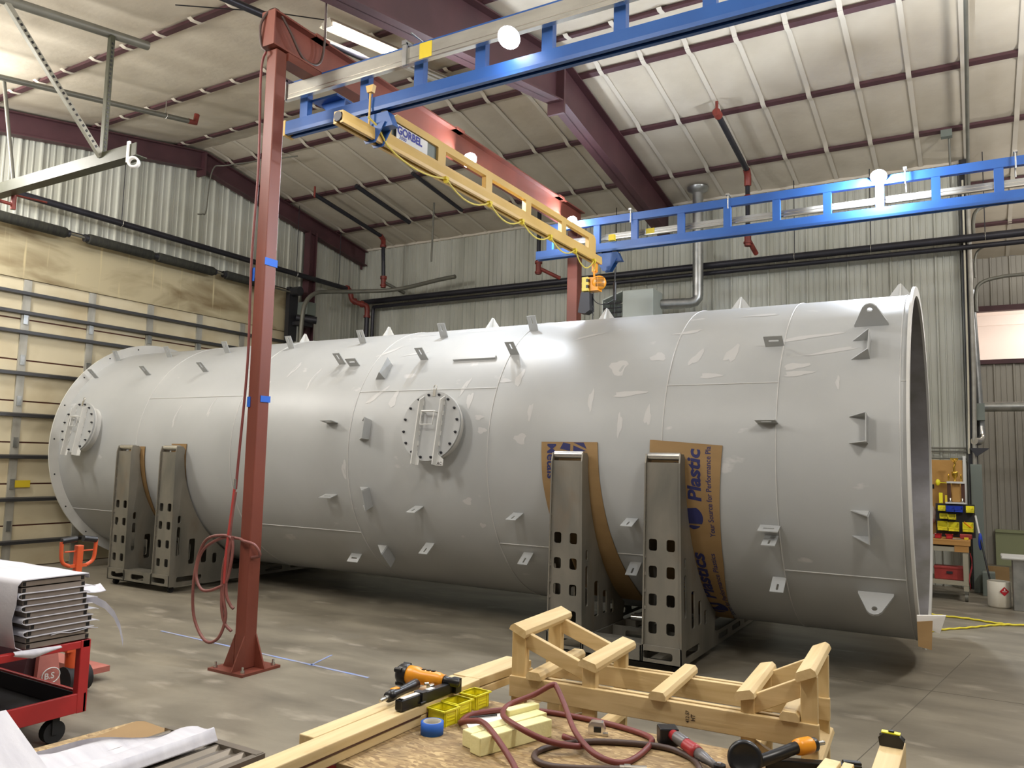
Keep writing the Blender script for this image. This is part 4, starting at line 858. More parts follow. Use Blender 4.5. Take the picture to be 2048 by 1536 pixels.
pipe('vent_duct', 'fat galvanised pipe running to the right from the corner post above the workbench', 'duct', [(.03, 14.4, 2.66), (3, 14.5, 2.66)], .075, 'galv')
t = thing('riser_duct', 'leaning galvanised pipe with an elbow beside the corner post', 'duct', (.05, 13.2, 2.0))
B().tube([(-.0, 13.25, 4.3), (.06, 13.25, 2.6), (.07, 13.25, 2.3)], .05, 14).build('pipe', 'galv', t)
B().tube(smoothpath([(.07, 13.25, 2.3), (.07, 13.22, 2.15), (.04, 13.1, 2.08), (-.02, 13.0, 2.08)], 5), .055, 14).build('elbow', 'silver', t)
B().box(-.02, .12, 13.05, 13.3, 2.38, 2.62).build('junction_box', 'boxgrey', t)
B().prism([(-.08, 12.96, 1.98), (.16, 12.96, 1.98), (-.0, 12.96, 1.86)], (0, .3, 0)).build('shelf_bracket', 'dark', t)
for i, z in enumerate((1.98, 1.93, 1.83, 1.79)):
    pipe('wall_conduit', ['uppermost', 'second', 'third', 'lowest'][i]+' of four thin conduits on the back wall above the workbench', 'conduit', [(-1.3, 13.1, z), (-.12, 13.1, z)], .011, 'greypipe', 8)
# ------------------------------------------------------------------ work cart with OSB top
wc = thing('work_cart', 'red low cart under the OSB sheet in the foreground', 'cart', (-1.2, 2.7, 0))
b = B(); b.box(-2.19, -.25, 2.28, 2.32, .47, .528).box(-2.19, -.25, 3.12, 3.16, .47, .528).box(-2.19, -2.15, 2.28, 3.16, .47, .528).box(-.29, -.25, 2.28, 3.16, .47, .528).box(-2.19, -.25, 2.32, 3.12, .515, .528)
b.build('deck_frame', 'cartred', wc)
for x in (-2.15, -.29):
    for y in (2.30, 3.14):
        B().box(x-.02, x+.02, y-.02, y+.02, .1, .47).build('leg', 'cartred', wc)
        B().cyl((x-.02, y, .05), (x+.02, y, .05), .05, n=18).box(x-.015, x+.015, y-.02, y+.02, .05, .1).build('caster', 'rubber', wc)
tag(B().box(-2.03, -.2, 2.26, 3.21, .53, .55).build('osb_sheet', 'osb'), 'tan OSB sheet lying on the foreground work cart under the tools', 'board')
# lumber along the left edge
def board(x0, x1, y0, y1, z0, z1, label, m='wy', dx=0., nm='lumber_board', bev=.004):
    b = B(); b.add([(x0, y0, z0), (x1, y0, z0), (x0+dx, y1, z0), (x1+dx, y1, z0), (x0, y0, z1), (x1, y0, z1), (x0+dx, y1, z1), (x1+dx, y1, z1)], [(0, 2, 3, 1), (4, 5, 7, 6), (0, 1, 5, 4), (2, 6, 7, 3), (0, 4, 6, 2), (1, 3, 7, 5)])
    return tag(b.build(nm, m, bevel=bev), label, 'lumber')
board(-2.115, -2.022, 1.80, 2.80, .551, .588, 'lower of the two long boards in the lumber pile, touching the OSB')
bb = board(-2.112, -2.02, 1.78, 2.99, .591, .63, 'long upper board with a bark-lined edge in the lumber pile')
b = B(); b.box(-2.03, -2.0185, 1.9, 2.75, .587, .594); tag(b.build('bark_edge', 'brown'), 'dark strip of bark showing between the two long boards', 'bark')
A_ = board(-2.19, -2.116, 2.23, 3.22, .591, .63, 'short board on the left of the lumber pile, cut end facing the viewer')
board(-2.185, -2.118, 2.45, 3.22, .551, .588, 'hidden spacer board under the left board of the lumber pile')
board(-2.19, -2.04, 3.23, 3.68, .593, .632, 'grey-stained board at the far end of the lumber pile, upper of two', dx=.03)
board(-2.18, -2.05, 3.0, 3.70, .552, .589, 'lower board at the far end of the lumber pile, reaching past the cart', dx=.04)
board(-2.11, -2.03, 3.0, 3.22, .591, .634, 'short offcut behind the yellow bins on the lumber pile')
# timber crate -----------------------------------------------------------
ca, sa = cos(R_(3)), sin(R_(3)); CO = V((-1.94, 3.335, 0)); U = V((ca, sa, 0)); W = V((-sa, ca, 0))
def cq(u, v, z): return CO+U*u+W*v+V((0, 0, z))
cr = thing('timber_cradle', 'pale timber cradle of nailed boards standing behind the OSB work cart', 'wooden cradle', cq(.68, .24, 0))
def cb(u0, u1, v0, v1, z0, z1, nm, m, par=cr, bev=.003):
    b = B(); b.obox(cq((u0+u1)/2, (v0+v1)/2, (z0+z1)/2), U*(u1-u0)/2, W*(v1-v0)/2, V((0, 0, (z1-z0)/2))); return b.build(nm, m, par, bevel=bev)
for v in (0, .41):
    cb(0, 1.375, v, v+.028, .545, .64, 'rail', 'wx'); cb(.02, 1.36, v+.06, v+.085, .55, .637, 'rail', 'wx')
    cb(.03, 1.34, v+.028, v+.06, .6, .622, 'rail_core', 'brown')
def brace(p, q, w, h, m='wx', nm='brace'):
    b = B(); b.bar(p, q, w, h, (0, 0, 1)); return b.build(nm, m, cr, bevel=.003)
for v in (.012, .425):
    vb = v+.03
    for u0, u1, z1 in ((.005, .075, .842), (.365, .43, .728), (1.07, 1.125, .70), (1.305, 1.37, .82)):
        cb(u0, u1, v, v+.032, .0 if v > .2 or u0 in (.005, 1.305) else .3, z1, 'post', 'wz')
        cb(u0+.004, u1-.004, v+.036, v+.056, .56, z1-.02, 'post', 'wz')
    brace(cq(.06, vb, .81), cq(.40, vb, .685), .03, .07); brace(cq(1.1, vb, .665), cq(1.32, vb, .775), .03, .07)
    brace(cq(.06, vb, .38), cq(.40, vb, .49), .03, .07); brace(cq(1.1, vb, .50), cq(1.32, vb, .40), .03, .07)
def sleeper(u, z, tilt, w=.09, v0=-.02, v1=.53, h=.036):
    b = B(); a = U*cos(R_(tilt))+V((0, 0, sin(R_(tilt)))); c = V((0, 0, cos(R_(tilt))))-U*sin(R_(tilt))
    pr = [(-w/2, 0), (w/2, 0), (w/2, h*.55), (w/2-.012, h), (-w/2+.012, h), (-w/2, h*.55)]
    b.prism([cq(u, v0, z)+a*p+c*q for p, q in pr], W*(v1-v0)); return b.build('sleeper', 'wy', cr, bevel=.002)
sleeper(.045, .84, -24); sleeper(.40, .726, -14); sleeper(.725, .64, 0, .075); sleeper(1.095, .70, 14, .08); sleeper(1.335, .815, 24, .085)
sleeper(.135, .64, 0, .075); sleeper(1.265, .64, 0, .075, -.01, .46)
sleeper(.42, .42, 12, .08, -.12, .45); sleeper(.045, .47, 20, .08); sleeper(1.08, .44, -12, .08, -.1, .45); sleeper(1.335, .46, -20, .085)
b = B(); text(b, '412-57', .022, lambda u, v: cq(.86-v, -.0012, .565+u*.8), .0004); text(b, 'HT', .026, lambda u, v: cq(.885-v, -.0012, .575+u*.8), .0006); b.build('stamp', 'ink', cr)
# small things on the sheet ----------------------------------------------
tr = thing('masking_tape_roll', 'roll of blue masking tape on the OSB sheet by the yellow bin', 'tape roll', (-1.925, 2.70, .55))
B().lathe([(.036, 0), (.046, 0), (.046, .048), (.036, .048)], (-1.925, 2.70, .551), (0, 0, 1), 32).build('tape', 'tapeblue', tr)
B().lathe([(.036, .0), (.034, .0), (.034, .049), (.0365, .049), (.0365, .046)], (-1.925, 2.70, .551), (0, 0, 1), 32).build('core', 'tapecore', tr)
def bin_(x0, y0, w, d, h, label, rot=0., m='binyel', z=.55, cat='bin', grp=None, nm='parts_bin'):
    t = thing(nm, label, cat, (x0, y0, z), grp); k = .004; fl = .008
    b = B()
    b.box(x0, x0+w, y0, y0+d, z, z+k)
    for q in ((x0, x0+k, y0, y0+d), (x0+w-k, x0+w, y0, y0+d), (x0, x0+w, y0, y0+k), (x0, x0+w, y0+d-k, y0+d)): b.box(*q, z, z+h)
    b.rot((x0+w/2, y0+d/2, z), (0, 0, 1), rot); b.build('tub', m, t)
    b = B()
    b.box(x0-fl, x0+w+fl, y0-fl, y0+k, z+h-.006, z+h).box(x0-fl, x0+w+fl, y0+d-k, y0+d+fl, z+h-.006, z+h).box(x0-fl, x0+k, y0, y0+d, z+h-.006, z+h).box(x0+w-k, x0+w+fl, y0, y0+d, z+h-.006, z+h)
    for q in (.3, .5, .7): b.box(x0+w-.001, x0+w+.0025, y0+.02, y0+d-.02, z+h*q, z+h*q+.003)
    for q in (.15, .85): b.box(x0+w-.001, x0+w+.003, y0+d*q-.003, y0+d*q+.003, z, z+h)
    b.rot((x0+w/2, y0+d/2, z), (0, 0, 1), rot); b.build('rim', m, t)
    return t
bin_(-2.012, 2.79, .092, .085, .066, 'grimy yellow bin beside the blue tape roll, nearest of three', -8)
bin_(-2.012, 2.895, .085, .095, .068, 'grimy yellow bin in the middle of the three on the OSB sheet', -6)
bin_(-2.02, 3.05, .085, .095, .064, 'grimy yellow bin at the far end of the row of three', -6)
def foam(p, q, w, z0, h, label):
    b = B(); b.bar((p[0], p[1], z0+h/2), (q[0], q[1], z0+h/2), w, h); return tag(b.build('foam_block', 'cream', bevel=.004), label, 'foam block')
foam((-1.655, 2.6), (-1.535, 2.95), .062, .551, .068, 'pale yellow foam block lying in front, under the hose')
foam((-1.72, 2.645), (-1.60, 3.03), .06, .551, .062, 'pale yellow foam block lying behind the front one')
foam((-1.70, 2.9), (-1.645, 3.06), .045, .551, .082, 'short pale yellow foam block standing at the back of the three')
# hoses
hs = thing('air_hose', 'red-brown air hose coiled over the foam blocks on the OSB sheet', 'hose', (-1.5, 2.9, .55))
B().tube(smoothpath([(-1.40, 2.42, .562), (-1.438, 2.533, .565), (-1.66, 2.69, .632), (-1.80, 2.785, .60), (-1.879, 2.837, .566), (-1.899, 2.974, .563), (-1.752, 3.15, .562), (-1.448, 3.19, .562), (-1.185, 3.14, .562), (-1.129, 3.029, .562), (-1.142, 2.82, .562), (-1.245, 2.795, .575), (-1.383, 2.903, .60), (-1.50, 3.04, .65), (-1.575, 3.11, .695), (-1.597, 3.105, .70), (-1.66, 3.06, .66), (-1.722, 2.965, .632), (-1.673, 2.834, .632), (-1.553, 2.747, .632), (-1.44, 2.76, .60), (-1.345, 2.82, .58), (-1.345, 2.90, .566), (-1.45, 2.93, .565)], 8), .0115, 10).build('hose', 'hose', hs)
h2 = thing('air_hose', 'dark brown air hose curving along the right of the OSB sheet to a silver fitting', 'hose', (-1.2, 2.8, .55))
B().tube(smoothpath([(-.80, 2.6, .562), (-.86, 2.82, .562), (-.921, 2.965, .562), (-1.002, 3.032, .562), (-1.084, 3.05, .562), (-1.2, 3.02, .562), (-1.33, 2.955, .562), (-1.424, 2.849, .562), (-1.461, 2.735, .562), (-1.423, 2.657, .562), (-1.323, 2.645, .562), (-1.126, 2.755, .562)], 8), .0115, 10).build('hose', 'hose2', h2)
B().cyl((-1.135, 2.75, .565), (-1.05, 2.795, .565), .012, n=12).cyl((-1.12, 2.758, .565), (-1.10, 2.768, .565), .016, n=6).build('fitting', 'silver', h2)
t = thing('pencil', 'dark marking pencil lying by the hose on a white sheet', 'pencil', (-1.85, 2.95, .553))
B().cyl((-1.90, 2.93, .558), (-1.82, 3.03, .558), .004, n=6).build('shaft', 'black', t)
tag(B().prism([(-1.92, 2.92, .5505), (-1.82, 3.09, .5505), (-1.73, 3.03, .5505), (-1.84, 2.84, .5505)], (0, 0, .0015)).build('paper_sheet', 'paper'), 'white paper sheet partly under the pale yellow foam blocks', 'paper')
# chrome tape measure
tm = thing('tape_measure', 'chrome tape measure standing on the OSB sheet inside the hose loop', 'tape measure', (-1.35, 3.08, .55))
b = B(); b.prism([(-.034, 0, 0), (.034, 0, 0), (.036, 0, .02), (.026, 0, .048), (-.02, 0, .05), (-.034, 0, .034)], (0, .034, 0))
b.rot((0, 0, 0), (0, 0, 1), 20)
for i in range(len(b.v)): b.v[i] = b.v[i]+V((-1.365, 3.06, .551))
b.build('case', 'chrome', tm, bevel=.006)
B().obox((-1.36, 3.058, .572), V((.014, .005, 0)), V((.0004, -.001, 0)), (0, 0, .01)).build('label_plate', 'black', tm)
B().obox((-1.332, 3.075, .556), V((.01, .004, 0)), V((-.004, .01, 0)), (0, 0, .005)).build('hook', 'silver', tm)
# cordless ratchet
rg = thing('cordless_ratchet', 'red and black cordless ratchet lying on the OSB sheet beside the dark hose', 'power tool', (-1.0, 3.06, .55))
b = B(); b.obox((-1.083, 3.115, .588), V((.032, .02, 0)), V((-.018, .028, 0)), (0, 0, .034)); b.build('battery', 'black', rg, bevel=.006)
d = V((.19, -.145, -.02)).normalized(); p0 = V((-1.06, 3.10, .60))
b = B(); b.lathe([(0, 0), (.02, .002), (.022, .05), (.0235, .1), (.026, .15), (.024, .17), (0, .172)], p0, d, 18); b.build('grip', 'toolred', rg)
b = B(); b.lathe([(.0225, .03), (.0235, .035), (.0242, .09), (.0225, .095)], p0+V((0, 0, .002)), d, 18); b.build('overmould', 'toolgrey', rg)
b = B(); b.lathe([(0, .168), (.021, .17), (.02, .21), (.015, .24), (.013, .28), (0, .285)], p0, d, 18); b.build('gear_case', 'toolgrey', rg)
b = B(); q = p0+d*.30; b.cyl(q-V((0, 0, .016)), q+V((0, 0, .016)), .021, n=18); b.build('ratchet_head', 'black', rg)
B().box(q.x-.007, q.x+.007, q.y-.012, q.y+.002, q.z+.014, q.z+.024).build('anvil', 'chrome', rg)
# framing nailers
def nailer(O, ax, ay, label, az=V((0, 0, 1)), fit=True):
    # ax: along magazine, ay: across toward the head
    t = thing('nail_gun', label, 'nail gun', O)
    P = lambda a, b_, c: O+ax*a+ay*b_+az*c
    b = B(); b.obox(P(.19, 0, .024), ax*.19, ay*.018, az*.022); b.obox(P(.05, 0, .026), ax*.05, ay*.02, az*.02); b.build('magazine', 'black', t, bevel=.004)
    b = B(); b.obox(P(.07, 0, .0475), ax*.05, ay*.011, az*.0015); b.build('sticker', 'paper', t); B().obox(P(.2, 0, .047), ax*.02, ay*.011, az*.0015).build('sticker', 'paper', t)
    b = B(); b.obox(P(.135, -.002, .03), ax*.014, ay*.024, az*.022); b.tube([P(.11, -.024, .012), P(.14, -.024, .012)], .005, 8); b.build('latch', 'dark', t)
    b = B(); b.lathe([(0, 0), (.022, .002), (.024, .03), (.019, .07), (.0185, .13), (.022, .19), (.024, .22), (0, .225)], P(.03, .085, .036), (ax*1+ay*.16).normalized(), 18); b.build('handle', 'black', t)
    b = B(); b.obox(P(.09, .10, .052), ax*.02, ay*.012, az*.007); b.build('button', 'toolor', t, bevel=.004)
    b = B(); hx = (ay*1-ax*.12).normalized(); h0 = P(.325, .02, .05)
    b.lathe([(0, 0), (.026, .001), (.028, .02), (.032, .03), (.033, .12), (.041, .14), (.043, .2), (0, .201)], h0, hx, 22); hd = b.build('head', 'toolor', t)
    b = B()
    for k in range(4): b.obox(h0+hx*(.06+k*.025)+az*.033, hx*.008, ax*.006, az*.003)
    b.build('vent', 'black', hd)
    b = B(); b.lathe([(.044, .185), (.046, .19), (.046, .225), (.036, .24), (0, .242)], h0, hx, 22)
    for k in range(4): a = k*pi/2+.6; c = h0+hx*.2+(az*cos(a)+ax*sin(a))*.043; b.cyl(c, c+hx*.035, .011, n=10)
    b.build('cylinder_cap', 'black', t)
    b = B(); b.lathe([(0, -.075), (.018, -.07), (.02, -.01), (.024, .0), (0, .002)], h0, hx, 16); b.obox(P(.36, -.012, .03), ax*.02, ay*.02, az*.03); b.build('nose', 'black', t)
    b = B(); b.cyl(P(.25, .05, .035), P(.28, .05, .035), .012, n=8).cyl(P(.235, .06, .05), P(.25, .05, .05), .006, n=8); b.build('trigger', 'silver', t)
    b = B(); f = (ax*1+ay*.16).normalized(); q = P(.03, .085, .036); b.cyl(q-f*.02, q, .011, n=6).cyl(q-f*.05, q-f*.02, .0075, n=10).cyl(q-f*.056, q-f*.05, .0065, n=10); b.build('air_plug', 'silver', t)
    return t
nailer(V((-2.045, 2.63, .631)), V((.055, 1, 0)).normalized(), V((-1, .055, 0)).normalized(), 'orange and black nail gun resting on top of the lumber pile')
# second nailer: lies with dome toward viewer
n2 = thing('nail_gun', 'orange and black nail gun at the lower right, its black dome toward the viewer', 'nail gun', (-.7, 2.95, .55))
b = B(); c = V((-.745, 2.97, .612)); ax = V((.2, -.95, .28)).normalized(); b.lathe([(0, -.13), (.045, -.13), (.055, -.1), (.056, -.03), (.06, .0)], c, ax, 26); b.ball(c-ax*.1+V((-.035, 0, .028)), .018); b.build('head', 'toolor', n2)
b = B(); b.lathe([(.061, -.012), (.062, .015), (.058, .03), (.048, .036), (.044, .03), (0, .032)], c, ax, 26); b.build('cylinder_cap', 'black', n2)
b = B(); b.tube(smoothpath([(-.71, 2.99, .60), (-.655, 3.04, .618), (-.61, 3.10, .632), (-.575, 3.15, .64)], 6), .0215, 14); b.build('handle', 'black', n2)
d = V((.35, .43, .02)).normalized(); q = V((-.60, 3.115, .635))
b = B(); b.lathe([(0, 0), (.026, .002), (.03, .02), (.03, .065), (.024, .075), (0, .076)], q, d, 20); b.build('end_cap', 'toolor', n2)
b = B(); b.lathe([(.025, .074), (.024, .09), (.012, .10), (0, .101)], q, d, 16); b.build('plug_seat', 'black', n2)
B().cyl(q+d*.1, q+d*.13, .008, n=10).build('air_plug', 'silver', n2)
b = B(); b.bar((-.70, 3.075, .575), (-.39, 3.19, .578), .04, .036); b.obox((-.42, 3.185, .597), (.03, .01, 0), (-.005, .012, 0), (0, 0, .006)); b.build('magazine', 'black', n2, bevel=.004)
# offcuts and timber at the right end
tag(B().bar((-.49, 2.93, .60), (-.47, 3.10, .61), .055, .03).build('wood_offcut', 'wpale', bevel=.003), 'larger pale wood offcut lying across the black magazine', 'wood offcut')
tag(B().bar((-.435, 2.98, .585), (-.42, 3.12, .60), .035, .035).build('wood_offcut', 'wpale', bevel=.003), 'narrow pale wood offcut beside the larger one, lower right', 'wood offcut')
tag(B().bar((-.62, 2.87, .566), (-.40, 2.97, .566), .05, .03).build('weathered_board', 'weather', bevel=.003), 'grey weathered board end at the bottom edge in front of the black magazine', 'wood offcut')
tag(B().bar((-.42, 3.05, .556), (-.3, 3.12, .556), .04, .01).build('yellow_strip', 'binyel'), 'yellow strip lying between the offcuts and the stained timber', 'strip')
board(-.335, -.255, 2.80, 3.34, .551, .655, 'stained timber block at the right end of the cart, black tape measure on it', dx=.0, nm='timber_block')
t2 = thing('tape_measure', 'black and yellow tape measure on the far end of the stained timber block', 'tape measure', (-.293, 3.28, .655))
b = B(); b.prism([(-.334, 3.25, .656), (-.258, 3.25, .656), (-.252, 3.25, .68), (-.27, 3.25, .698), (-.32, 3.25, .70), (-.338, 3.25, .685)], (0, .04, 0)); b.build('case', 'black', t2, bevel=.008)
b = B(); b.prism([(-.328, 3.256, .70), (-.266, 3.256, .699), (-.266, 3.284, .699), (-.328, 3.284, .70)], (0, 0, .004)); b.build('face', 'binyel', t2, bevel=.002)
B().box(-.306, -.286, 3.262, 3.278, .703, .71).build('lock_button', 'black', t2, bevel=.003)
# chalk lines on the floor
t = thing('chalk_line', 'faded blue chalk line on the concrete beside the red crane column', 'chalk line', (-5, 4.8, 0))
B().prism([(-6.6, 4.87, .001), (-4.0, 4.755, .001), (-4.0, 4.785, .001), (-6.6, 4.895, .001)], (0, 0, .0015)).build('line', 'chalk', t)
B().prism([(-4.62, 4.79, .001), (-4.6, 4.79, .001), (-4.69, 5.12, .001), (-4.71, 5.12, .001)], (0, 0, .0015)).build('branch', 'chalk', t)
# control joints
for k, pts in enumerate((((-1.2, 6.9), (6, 7.0)), ((-.9, 3.4), (-.5, 5.9)), ((-.5, 5.9), (-.1, 8.5)))):
    (xa, ya), (xb, yb) = pts; b = B(); b.bar((xa, ya, .0006), (xb, yb, .0006), .005, .001); trim(b, 'joint')
# ------------------------------------------------------------------ red cart with wrapped panels
rc = thing('tray_cart', 'red two-level cart carrying the stack of brown panels at the left edge', 'cart', (-5.2, 2.5, 0))
X0, X1, Y0, Y1 = -5.95, -4.5, .9, 2.86
for x in (X0+.025, X1-.025):
    for y in (Y0+.025, Y1-.025): B().box(x-.025, x+.025, y-.03, y+.03, .15, .56).build('post', 'cartred', rc, bevel=.004)
b = B(); b.box(X1-.045, X1-.003, Y0+.002, Y1-.002, .515, .557).box(X0, X0+.045, Y0, Y1, .515, .56).box(X0, X1, Y0, Y0+.045, .515, .56).box(X0, X1, Y1-.045, Y1, .515, .56); b.build('top_frame', 'cartred', rc, bevel=.004)
b = B(); b.box(X1-.02, X1-.002, Y0+.003, Y1-.003, .152, .262).box(X0, X0+.02, Y0, Y1, .15, .262).box(X0, X1, Y0, Y0+.02, .15, .262).box(X0, X1, Y1-.02, Y1, .15, .262); b.build('tray_side', 'cartred', rc, bevel=.004)
b = B(); b.box(X0+.02, X1-.02, Y0+.02, Y1-.02, .15, .16); b.box(X1-.028, X1-.02, Y0+.02, Y1-.02, .16, .255).box(X0+.02, X0+.03, Y0+.02, Y1-.02, .16, .25).box(X0+.02, X1-.02, Y1-.03, Y1-.02, .16, .25); b.build('tray', 'trayin', rc)
for x in (X1-.08, X0+.1):
    for y in (Y1-.14, Y0+.15):
        b = B(); b.cyl((x-.025, y, .062), (x+.025, y, .062), .062, n=20); b.box(x-.035, x-.028, y-.02, y+.02, .05, .15).box(x+.028, x+.035, y-.02, y+.02, .05, .15); b.build('caster', 'rubber', rc)
random.seed(5)
NP = 11
for i in range(NP):
    z = .567+i*.034; dy = [.05, .045, .05, .06, .03, .035, .02, .02, .0, .005, .0][i]
    t = thing('metal_panel', 'brown metal panel wrapped in white foam on the red cart, '+['lowest', 'second', 'third', 'fourth', 'fifth', 'sixth', 'seventh', 'eighth', 'ninth', 'tenth', 'topmost'][i]+' of the stack', 'panel', (-5.2, 2.62, z), 'panels stacked on the red cart')
    ya, yb = 2.44+dy+random.uniform(-.008, .008), 2.80+dy
    B().box(-5.9, -4.505, ya, yb, z, z+.026).build('skin', 'panel', t)
    for yq in (ya+.004, yb-.022): B().box(-4.506, -4.503, yq, yq+.018, z+.003, z+.023).build('end_tube', 'black', t)
# foam interleaves: each is a folded sheet seen edge-on at the near face
def foamsheet(label, rows, y_of, xa=-5.9, xb=-4.49, n=12, th=.005):
    g = [[(xa+(xb-xa)*j/n, y, z+.002*sin(j*1.9+y*30)) for j in range(n+1)] for y, z in y_of]
    return tag(B().sheet(g, (0, .0, th)).build('foam_wrap', 'foam'), label, 'foam sheet')
lev = [.567+i*.034-.006 for i in range(NP+1)]
for k, i in enumerate((2, 4, 6, 8)):
    dy = [.04, .03, .02, 0][k]
    foamsheet('white foam sheet folded between the panels of the stack, '+['lowest', 'second from the bottom', 'second from the top', 'topmost'][k]+' fold', None, [(2.83+dy, lev[i]+.001), (2.6+dy, lev[i]), (2.45+dy, lev[i]-.0), (2.432+dy, lev[i]+.008), (2.425+dy, lev[i]+.02), (2.432+dy, lev[i]+.03), (2.45+dy, lev[i]+.0345), (2.6+dy, lev[i]+.034), (2.84+dy, lev[i]+.035), (2.86+dy, lev[i]+.03)], th=.004)
zt = lev[NP]
foamsheet('white foam sheet draped over the top of the panel stack and down its near side', None, [(2.82, zt-.02), (2.815, zt+.004), (2.7, zt+.006), (2.5, zt+.006), (2.44, zt+.002), (2.42, zt-.02), (2.418, zt-.12), (2.40, zt-.2), (2.415, zt-.28), (2.43, zt-.35), (2.47, zt-.372)])
b = B(); b.sheet([[(-4.49+.02*sin(k*.7)+.01*j, 2.42+.045*j, .57-.012*k*(1-abs(j-2)/4)-.0) for j in range(6)] for k in range(5)], (.004, 0, 0)); tag(b.build('foam_flap', 'foam'), 'white foam flap sagging over the top rail of the red cart', 'foam sheet')
b = B(); b.sheet([[(-4.62+.1*sin(j*.5), 2.86+.05*j, .80-.012*j*j-.02*k) for j in range(6)] for k in range(3)], (0, 0, .004)); tag(b.build('foam_tail', 'foam'), 'curled white foam tail sticking out of the right side of the panel stack, larger one', 'foam sheet')
b = B(); b.sheet([[(-4.7+.02*k, 2.85+.035*j, .835+.004*sin(j*1.3)-.012*k) for j in range(6)] for k in range(4)], (0, 0, .004)); tag(b.build('foam_tail', 'foam'), 'small white foam tail sticking out high on the right side of the panel stack', 'foam sheet')
b = B(); b.sheet([[(-4.49-.05*k, 2.62+.055*j, .622-.01*k+.006*sin(j*2.)) for j in range(6)] for k in range(4)], (0, 0, .004)); tag(b.build('foam_tail', 'foam'), 'white foam tongue hanging from the lower right of the panel stack', 'foam sheet')
tag(B().prism([(-4.98, 2.405, .80), (-5.25, 2.405, .80), (-5.25, 2.405, .74), (-4.98, 2.405, .74)], (0, -.002, 0)).build('sticker', 'label'), 'yellow sticker on the near side of the foam-wrapped stack at the left edge', 'sticker')
# pallet jack behind
pj = thing('pallet_jack', 'orange pallet jack with black-gripped loop handle behind the red cart', 'pallet jack', (-5.9, 3.3, 0))
jx, jy = -6.25, 3.72
jx0 = -5.4
b = B(); b.bar((-5.42, 3.30, .25), (-5.4, 3.30, 1.0), .045, .045, (1, 0, 0)); b.build('tiller', 'orange', pj, bevel=.005)
b = B(); b.tube(smoothpath([(-5.4, 3.24, .86), (-5.4, 3.185, .9), (-5.4, 3.175, 1.03)], 5), .013, 8).tube(smoothpath([(-5.4, 3.36, .86), (-5.4, 3.41, .9), (-5.4, 3.42, 1.03)], 5), .013, 8).tube([(-5.4, 3.2, .96), (-5.4, 3.4, .96)], .006, 6); b.bar((-5.4, 3.24, .86), (-5.4, 3.36, .86), .02, .02); b.build('handle_loop', 'orange', pj)
b = B(); b.tube([(-5.4, 3.175, 1.035), (-5.4, 3.275, 1.045)], .022, 10).tube([(-5.4, 3.325, 1.045), (-5.4, 3.42, 1.03)], .022, 10); b.build('grip', 'black', pj)
b = B(); b.prism([(-5.36, 3.05, .06), (-5.36, 3.22, .06), (-5.44, 3.2, .5), (-5.44, 3.12, .5)], (-.04, 0, 0)); fr_ = b.build('battery_frame', 'jackred', pj, bevel=.006)
b = B(); cc = V((-5.362, 3.145, .16)); b.tube([cc+V((.004, .06*cos(a), .05*sin(a))) for a in [2*pi*i/20 for i in range(20)]], .004, 5, True); text(b, 'B.S', .055, lambda u, v: cc+V((.006, -.045+u, -.018+v)), .001); b.build('painted_mark', 'white', fr_)
b = B(); b.prism([(-5.45, 3.0, .09), (-5.45, 3.25, .09), (-5.5, 3.23, .5), (-5.5, 3.1, .5)], (-.3, -.2, 0)); b.build('rear_shield', 'steel', pj)
b = B(); b.cyl((-5.42, 3.32, .1), (-5.42, 3.32, .42), .045, n=14).box(-5.46, -5.38, 3.26, 3.38, .28, .36); b.build('pump', 'orange', pj)
for y in (3.27, 3.37): B().cyl((-5.42, y, .09), (-5.42, y+.06, .09), .09, n=18).build('steer_wheel', 'rubber', pj)
for y in (2.98, 3.5): B().box(-6.9, -5.5, y, y+.16, .06, .1).build('fork', 'jackred', pj)
for y in (3.06, 3.58): B().cyl((-6.75, y-.05, .04), (-6.75, y+.05, .04), .04, n=14).build('load_roller', 'rubber', pj)
B().box(-5.378, -5.372, 3.285, 3.315, .70, .78).build('sticker', 'paper', pj)
# ------------------------------------------------------------------ bottom-left table
lt = thing('side_table', 'low table at the bottom left under the OSB board and ribbed metal sheet', 'table', (-2.8, 1.7, 0))
B().box(-3.2, -2.36, 1.0, 2.24, .44, .475).build('top', 'wx', lt)
for x in (-3.15, -2.45):
    for y in (1.1, 2.15): B().box(x-.035, x+.035, y-.035, y+.035, 0, .44).build('leg', 'wz', lt)
tag(B().prism([(-3.22, 1.0, .476), (-3.20, 1.77, .476), (-3.165, 2.23, .476), (-3.125, 2.26, .476), (-2.9, 2.235, .476), (-2.9, 1.0, .476)], (0, 0, .02)).build('osb_board', 'osb2'), 'OSB board along the left edge of the bottom-left table', 'board')
tag(B().prism([(-3.1, 1.0, .497), (-3.085, 1.88, .497), (-3.15, 2.235, .497), (-3.12, 2.255, .497), (-2.75, 2.23, .497), (-2.75, 1.0, .497)], (0, 0, .004)).build('cardboard_sheet', 'card'), 'cardboard sheet under the white foam at the bottom left', 'cardboard')
b = B(); g = []
xs = [-2.9+i*.012 for i in range(44)]
rib = lambda x: .016*max(0, min(1, 1.6*sin((x+2.9)*2*pi/.072)))
b.sheet([[(x, 1.0, .502+rib(x)) for x in xs], [(x, 2.205, .502+rib(x)) for x in xs]], (0, 0, .003), False)
rb = thing('ribbed_sheet', 'taupe ribbed metal sheet lying on the bottom-left table', 'metal sheet', (-2.6, 1.6, .5))
b.build('ribs', 'ribmetal', rb); B().box(-2.92, -2.38, 2.205, 2.24, .498, .524).box(-2.40, -2.37, 1.0, 2.24, .498, .522).build('edge_trim', 'ribmetal', rb)
